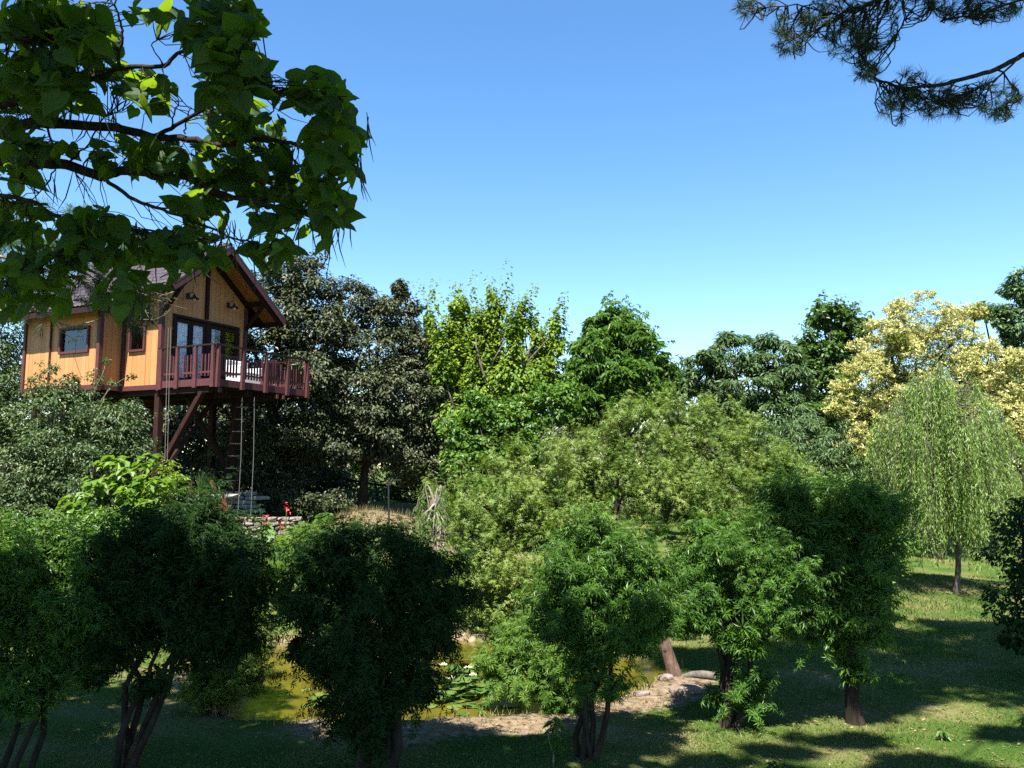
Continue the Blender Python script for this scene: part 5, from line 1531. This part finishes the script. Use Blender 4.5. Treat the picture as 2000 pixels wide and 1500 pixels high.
PCAN = [(np.array([2.2, 8.6, 10.4]), np.array([1.4, .9, .6])), (np.array([7.4, 8.2, 10.6]), np.array([2.2, 1.2, .7])), (np.array([5.2, 8.0, 10.3]), np.array([2.0, 1.2, .7])), (np.array([3.4, 8.4, 10.6]), np.array([2.3, 1.2, .7])), (np.array([6.0, 9.4, 11.4]), np.array([2.4, 1.6, .9])), (np.array([3.7, 6.7, 9.9]), np.array([1.3, 1.0, .8])), (np.array([6.6, 6.8, 10.4]), np.array([2.2, 1.7, .9])),
        (np.array([9.0, 9.6, 11.8]), np.array([2.4, 2.0, 1.0])), (np.array([3.2, 3.6, 9.6]), np.array([1.5, .6, .5])), (np.array([6.4, 3.7, 10.2]), np.array([2.2, .7, .6])), (np.array([3.5, .5, 10.5]), np.array([4.0, 2.0, 1.2])), (np.array([9.5, 6.0, 11.0]), np.array([2.0, 2.4, 1.4]))]  # unseen pine crown lobes, placed to shade the lawn and block the sky
for c, r_ in PCAN:
    ptm.tube(bend(pt_, c, 6, .05), np.linspace(.05, .015, 6), 6)
ptm.build('trunk', M['bark'], pine, pb_, True)
def tuft(k_, seed, spread=1.25):
    r_ = np.random.default_rng(seed)
    a_ = r_.uniform(0, 6.28, k_); th_ = r_.uniform(.15, spread, k_)
    ln = r_.uniform(.7, 1.05, k_)
    dv = np.c_[np.cos(th_), np.sin(th_) * np.cos(a_), np.sin(th_) * np.sin(a_)] * ln[:, None]
    o = np.c_[r_.uniform(-.45, .1, k_), np.zeros((k_, 2))]
    sd_ = nrm(np.cross(dv, r_.normal(size=(k_, 3)))) * .014
    dr = np.c_[np.zeros((k_, 2)), -.12 * ln ** 2]
    V = np.stack([o - sd_, o + sd_, o + dv * .55 + sd_ * .9, o + dv * .55 - sd_ * .9, o + dv + dr], 1)
    F = np.array([[0, 1, 2], [0, 2, 3], [3, 2, 4]])
    return V.reshape(-1, 3), (F[None] + (np.arange(k_) * 5)[:, None, None]).reshape(-1, 3)
tufts = [MB().add(*tuft(34, 50 + q)).mesh('needle_tuft', M['needle']) for q in range(4)]
twm = MB()
for cx, cy, rx, ry, n in ((1480, 15, 40, 22, 12), (1545, 65, 32, 42, 24), (1615, 35, 60, 45, 38), (1700, 50, 60, 48, 40), (1660, 95, 50, 32, 18), (1690, 140, 22, 18, 14), (1755, 200, 42, 34, 24), (1845, 195, 75, 34, 40), (1945, 195, 50, 40, 28), (1900, 15, 90, 24, 40), (1800, 10, 60, 20, 14), (1780, 150, 30, 14, 6)):
    for _ in range(int(n * 1.45)):
        a_ = rng.uniform(0, 6.28); r_ = rng.uniform(0, 1) ** .5
        p = at(cx + rx * r_ * math.cos(a_), cy + ry * r_ * math.sin(a_), 7.9 + rng.uniform(-.5, .6))
        dd = np.linalg.norm(ppts - p, axis=1)
        k_ = int(np.argmin(dd + rng.uniform(0, .15, len(dd))))
        q = ppts[k_]
        dirv = nrm((p - q) + np.array([-.08, 0, -.02]) + rng.normal(size=3) * .08)
        twm.tube(bend(q, p, 5, .12, -.06), np.linspace(.008, .004, 5), 4)
        Rm = frames(rdir(1), dirv[None])[0]
        A = np.eye(4); A[:3, :3] = Rm * rng.uniform(.10, .16); A[:3, 3] = p - pb_
        inst('needle_tuft', tufts[rng.integers(4)], pine, Matrix(A.tolist()))
pm_.build('branch', M['bark'], pine, pb_, True)
tag(twm.build('twigs', M['bark'], pine, pb_, True), kind='stuff')
# unseen pine sprays added towards the sun to put shade patches on the front lawn
SHADE_SPR = []
for px, py, r_ in ((1500, 1445, .5), (1640, 1425, .55), (1830, 1470, .6), (1985, 1422, .55), (1380, 1470, .45), (1730, 1490, .4), (1560, 1490, .4), (1260, 1445, .4), (1930, 1492, .35)):
    g_ = at(px, py, EYE * FPX / (py - HOR))
    SHADE_SPR.append((g_ + SUNV * (9.9 / SUNV[2]), np.array([r_, r_ * .55, .25])))
mb = MB()
sp_, so_, _ = crown_points(SHADE_SPR, 1500, 8, (.3, .5), .3)
cp, co, _ = crown_points(PCAN, 22000, 34, (.18, .32), .3)
cp = np.concatenate([cp[(cp[:, 2] > EYE + .63 * cp[:, 1] + .3) & sun_gaps(cp, GAPS)], sp_])
co = np.concatenate([co, so_])
kn = 11
dv_ = rdir(kn); dv_[:, 0] = abs(dv_[:, 0]) * .9 + .1
sd_ = nrm(np.cross(dv_, rdir(kn))) * .05
V = np.stack([-sd_, sd_, nrm(dv_) + sd_ * .4, ], 1).reshape(-1, 3)
F = np.arange(3 * kn).reshape(-1, 3)
scatter(mb, (V, F), cp, frames(rdir(len(cp)), co[:len(cp)] + [0, 0, .3]), .28)
tag(mb.build('crown', M['needle'], pine, pb_), kind='stuff')

# ------------------------------------------------------------------ conifer twigs before the house
nb = np.array([-7.4, 9.6, 0.]); nb[2] = hz(nb[0], nb[1])
ct = thing('bare_conifer', 'half bare conifer with dead pale twigs and dark needle bunches before the house roof', 'tree', nb)
cm = MB()
cpt = []
for pts, r_ in (([(-150, 520, 10), (0, 570, 10), (40, 600, 10), (62, 606, 10), (90, 610, 9.9), (115, 630, 9.9), (150, 640, 9.8), (195, 622, 9.8)], .022), ([(-150, 600, 10), (-20, 610, 10), (35, 598, 10), (62, 606, 10)], .016),
                ([(150, 640, 9.8), (163, 634, 9.8), (158, 655, 9.7), (132, 668, 9.7)], .009), ([(62, 606, 10), (105, 612, 10), (128, 595, 10)], .010), ([(-150, 480, 10.2), (0, 500, 10.1), (100, 530, 10), (200, 560, 9.9), (270, 580, 9.8), (318, 590, 9.8)], .018),
                ([(270, 580, 9.8), (300, 570, 9.8), (322, 566, 9.8)], .008), ([(100, 530, 10), (160, 520, 10), (250, 500, 10)], .010), ([(200, 560, 9.9), (230, 600, 9.8), (255, 640, 9.8)], .008)):
    P = np.array([at(*q) for q in pts])
    t_ = np.linspace(0, 1, len(P)); tt = np.linspace(0, 1, len(P) * 4)
    P = np.stack([np.interp(tt, t_, P[:, k_]) for k_ in range(3)], 1) + rng.normal(size=(len(tt), 3)) * .008
    cm.tube(P, np.linspace(r_, max(.35 * r_, .004), len(tt)), 6)
    cpt.append(P)
cpt = np.concatenate(cpt)
for q in range(60):      # dead curly twigs
    p = at(rng.normal(292, 16), rng.normal(582, 12), 9.8 + rng.uniform(-.2, .2))
    e_ = p + rng.normal(size=3) * [.16, .1, .09]
    cm.tube(bend(p, e_, 6, .25), np.linspace(.005, .002, 6), 4)
for q in range(70):
    p = cpt[rng.integers(len(cpt))]
    e_ = p + rng.normal(size=3) * [.25, .2, .16]
    cm.tube(bend(p, e_, 5, .15), np.linspace(.006, .002, 5), 4)
cm.build('branch', M['twig'], ct, nb, True)
t2 = MB().tube(bend(nb - [0, 0, .2], nb + [.1, .1, 7.4], 8, .02), np.linspace(.16, .06, 8), 9)
for px, py in ((-150, 520), (-150, 600), (-150, 480)):
    e_ = at(px, py, 10.1)
    t2.tube(bend(nb + [.05, .05, e_[2] - .4], e_, 5, .03), np.linspace(.04, .022, 5), 6)
t2.build('trunk', M['bark'], ct, nb, True)
for cx, cy, rx, ry, n in ((270, 620, 26, 26, 26), (235, 600, 34, 26, 22), (120, 560, 90, 40, 44), (40, 560, 50, 50, 28), (200, 560, 50, 30, 18), (60, 500, 60, 30, 20)):
    for _ in range(n):
        p = at(rng.normal(cx, rx * .6), rng.normal(cy, ry * .6), 9.9 + rng.uniform(-.3, .4))
        A = np.eye(4); A[:3, :3] = frames(rdir(1), nrm(np.array([.4, -.1, -.35]) + rng.normal(size=3) * .4)[None])[0] * rng.uniform(.14, .24); A[:3, 3] = p - nb
        inst('needle_tuft', tufts[rng.integers(4)], ct, Matrix(A.tolist()))

# ------------------------------------------------------------------ lawn
n = 230000
yy = 8.2 + (25 - 8.2) * rng.uniform(0, 1, n) ** 1.7
xx = rng.uniform(-1, 1, n) * (yy * .68 + .4)
pdv = pond_dist(xx, yy)
nzs = np.sin(xx * 1.7 + 3 * np.sin(yy * .9)) * np.sin(yy * 2.1 + xx) + rng.normal(size=n) * .5
keep = (pdv > .05) & ((pdv > 1.0) | (yy > 13.2) | (rng.uniform(size=n) < .12 + .3 * np.clip(pdv - .3, 0, 1))) & (nzs > -.75) & ((xx > -4.5) | (yy < 22))
xx, yy, nzs, pdv = xx[keep], yy[keep], nzs[keep], pdv[keep]
n = len(xx)
B = np.c_[xx, yy, hgt(xx, yy) - .005]
h_ = (.030 + .022 * np.clip(nzs, -.6, 1.5) / 1.5) * rng.uniform(.6, 1.4, n) * (1 + .8 * (yy > 14))
a_ = rng.uniform(0, 6.28, n)
wd = .0055 * (yy / 9)
sdv = np.c_[np.cos(a_), np.sin(a_), np.zeros(n)] * wd[:, None]
tip = B + np.c_[rng.normal(size=(n, 2)) * h_[:, None] * .55, h_]
g = MB().add(np.stack([B - sdv, B + sdv, tip], 1), np.arange(3 * n).reshape(-1, 3))
tag(g.build('grass', M['grass']), 'short patchy green and straw coloured lawn around the pond', 'grass', None, 'stuff')
# taller dry grass on the bank, under the fence and along the shore
dg = MB()
px_ = np.concatenate([rng.uniform(660, 830, 2600), rng.uniform(500, 620, 900)])
dd_ = np.concatenate([rng.uniform(25, 31, 2600), rng.uniform(19, 22, 900)])
xq = (px_ - 1000) * dd_ / FPX; yq = dd_
ang_ = rng.integers(0, len(PONDS), 1600)
sh = PONDS[ang_] + rng.normal(size=(1600, 2)) * .10
sh = sh[pond_dist(sh[:, 0], sh[:, 1]) > -.06]
xq = np.concatenate([xq, sh[:, 0]]); yq = np.concatenate([yq, sh[:, 1]])
hh = np.concatenate([rng.uniform(.12, .4, 3500), rng.uniform(.04, .16, len(sh))])
B = np.c_[xq, yq, hgt(xq, yq)]
k_ = len(B)
a_ = rng.uniform(0, 6.28, k_)
sdv = np.c_[np.cos(a_), np.sin(a_), np.zeros(k_)] * .007
dg.add(np.stack([B - sdv, B + sdv, B + np.c_[rng.normal(size=(k_, 2)) * hh[:, None] * .3, hh]], 1), np.arange(3 * k_).reshape(-1, 3))
tag(dg.build('dry_grass', M['drygrass']), 'straw coloured grass stalks along the shore and on the sunny terrace', 'grass', None, 'stuff')

# ------------------------------------------------------------------ litter on the lawn and on the water
lm_ = leafmat('fallen_leaf', [(.10, .06, .025), (.22, .14, .06), (.34, .27, .12), (.14, .16, .05)], (.2, .15, .05), .15, .7, .2)
k_ = 2600
yq = rng.uniform(8.5, 14, k_); xq = rng.uniform(-1, 1, k_) * (yq * .66)
ok = pond_dist(xq, yq) > .03
P_ = np.c_[xq, yq, hgt(xq, yq) + .012][ok]
lt = MB()
scatter(lt, LEAF, P_, frames(rdir(len(P_)) * .35 + [0, 0, 1], rdir(len(P_))), rng.uniform(.03, .075, len(P_)))
tag(lt.build('leaf_litter', lm_), 'small brown fallen leaves scattered over the lawn and the pond bank', 'leaves', None, 'stuff')
k_ = 1500
yq = rng.uniform(10.9, 16.2, k_); xq = rng.uniform(-5, 2.8, k_)
pdv = pond_dist(xq, yq)
ok = (pdv < -.04) & (rng.uniform(size=k_) < .12 + np.exp(pdv * 3.0))
P_ = np.c_[xq, yq, np.full(k_, -.106)][ok]
lt = MB()
scatter(lt, LEAF, P_, frames(rdir(len(P_)) * .06 + [0, 0, 1], rdir(len(P_))), rng.uniform(.02, .06, len(P_)))
tag(lt.build('floating_debris', lm_), 'bits of leaf and scum floating along the edges of the pond', 'debris', None, 'stuff')
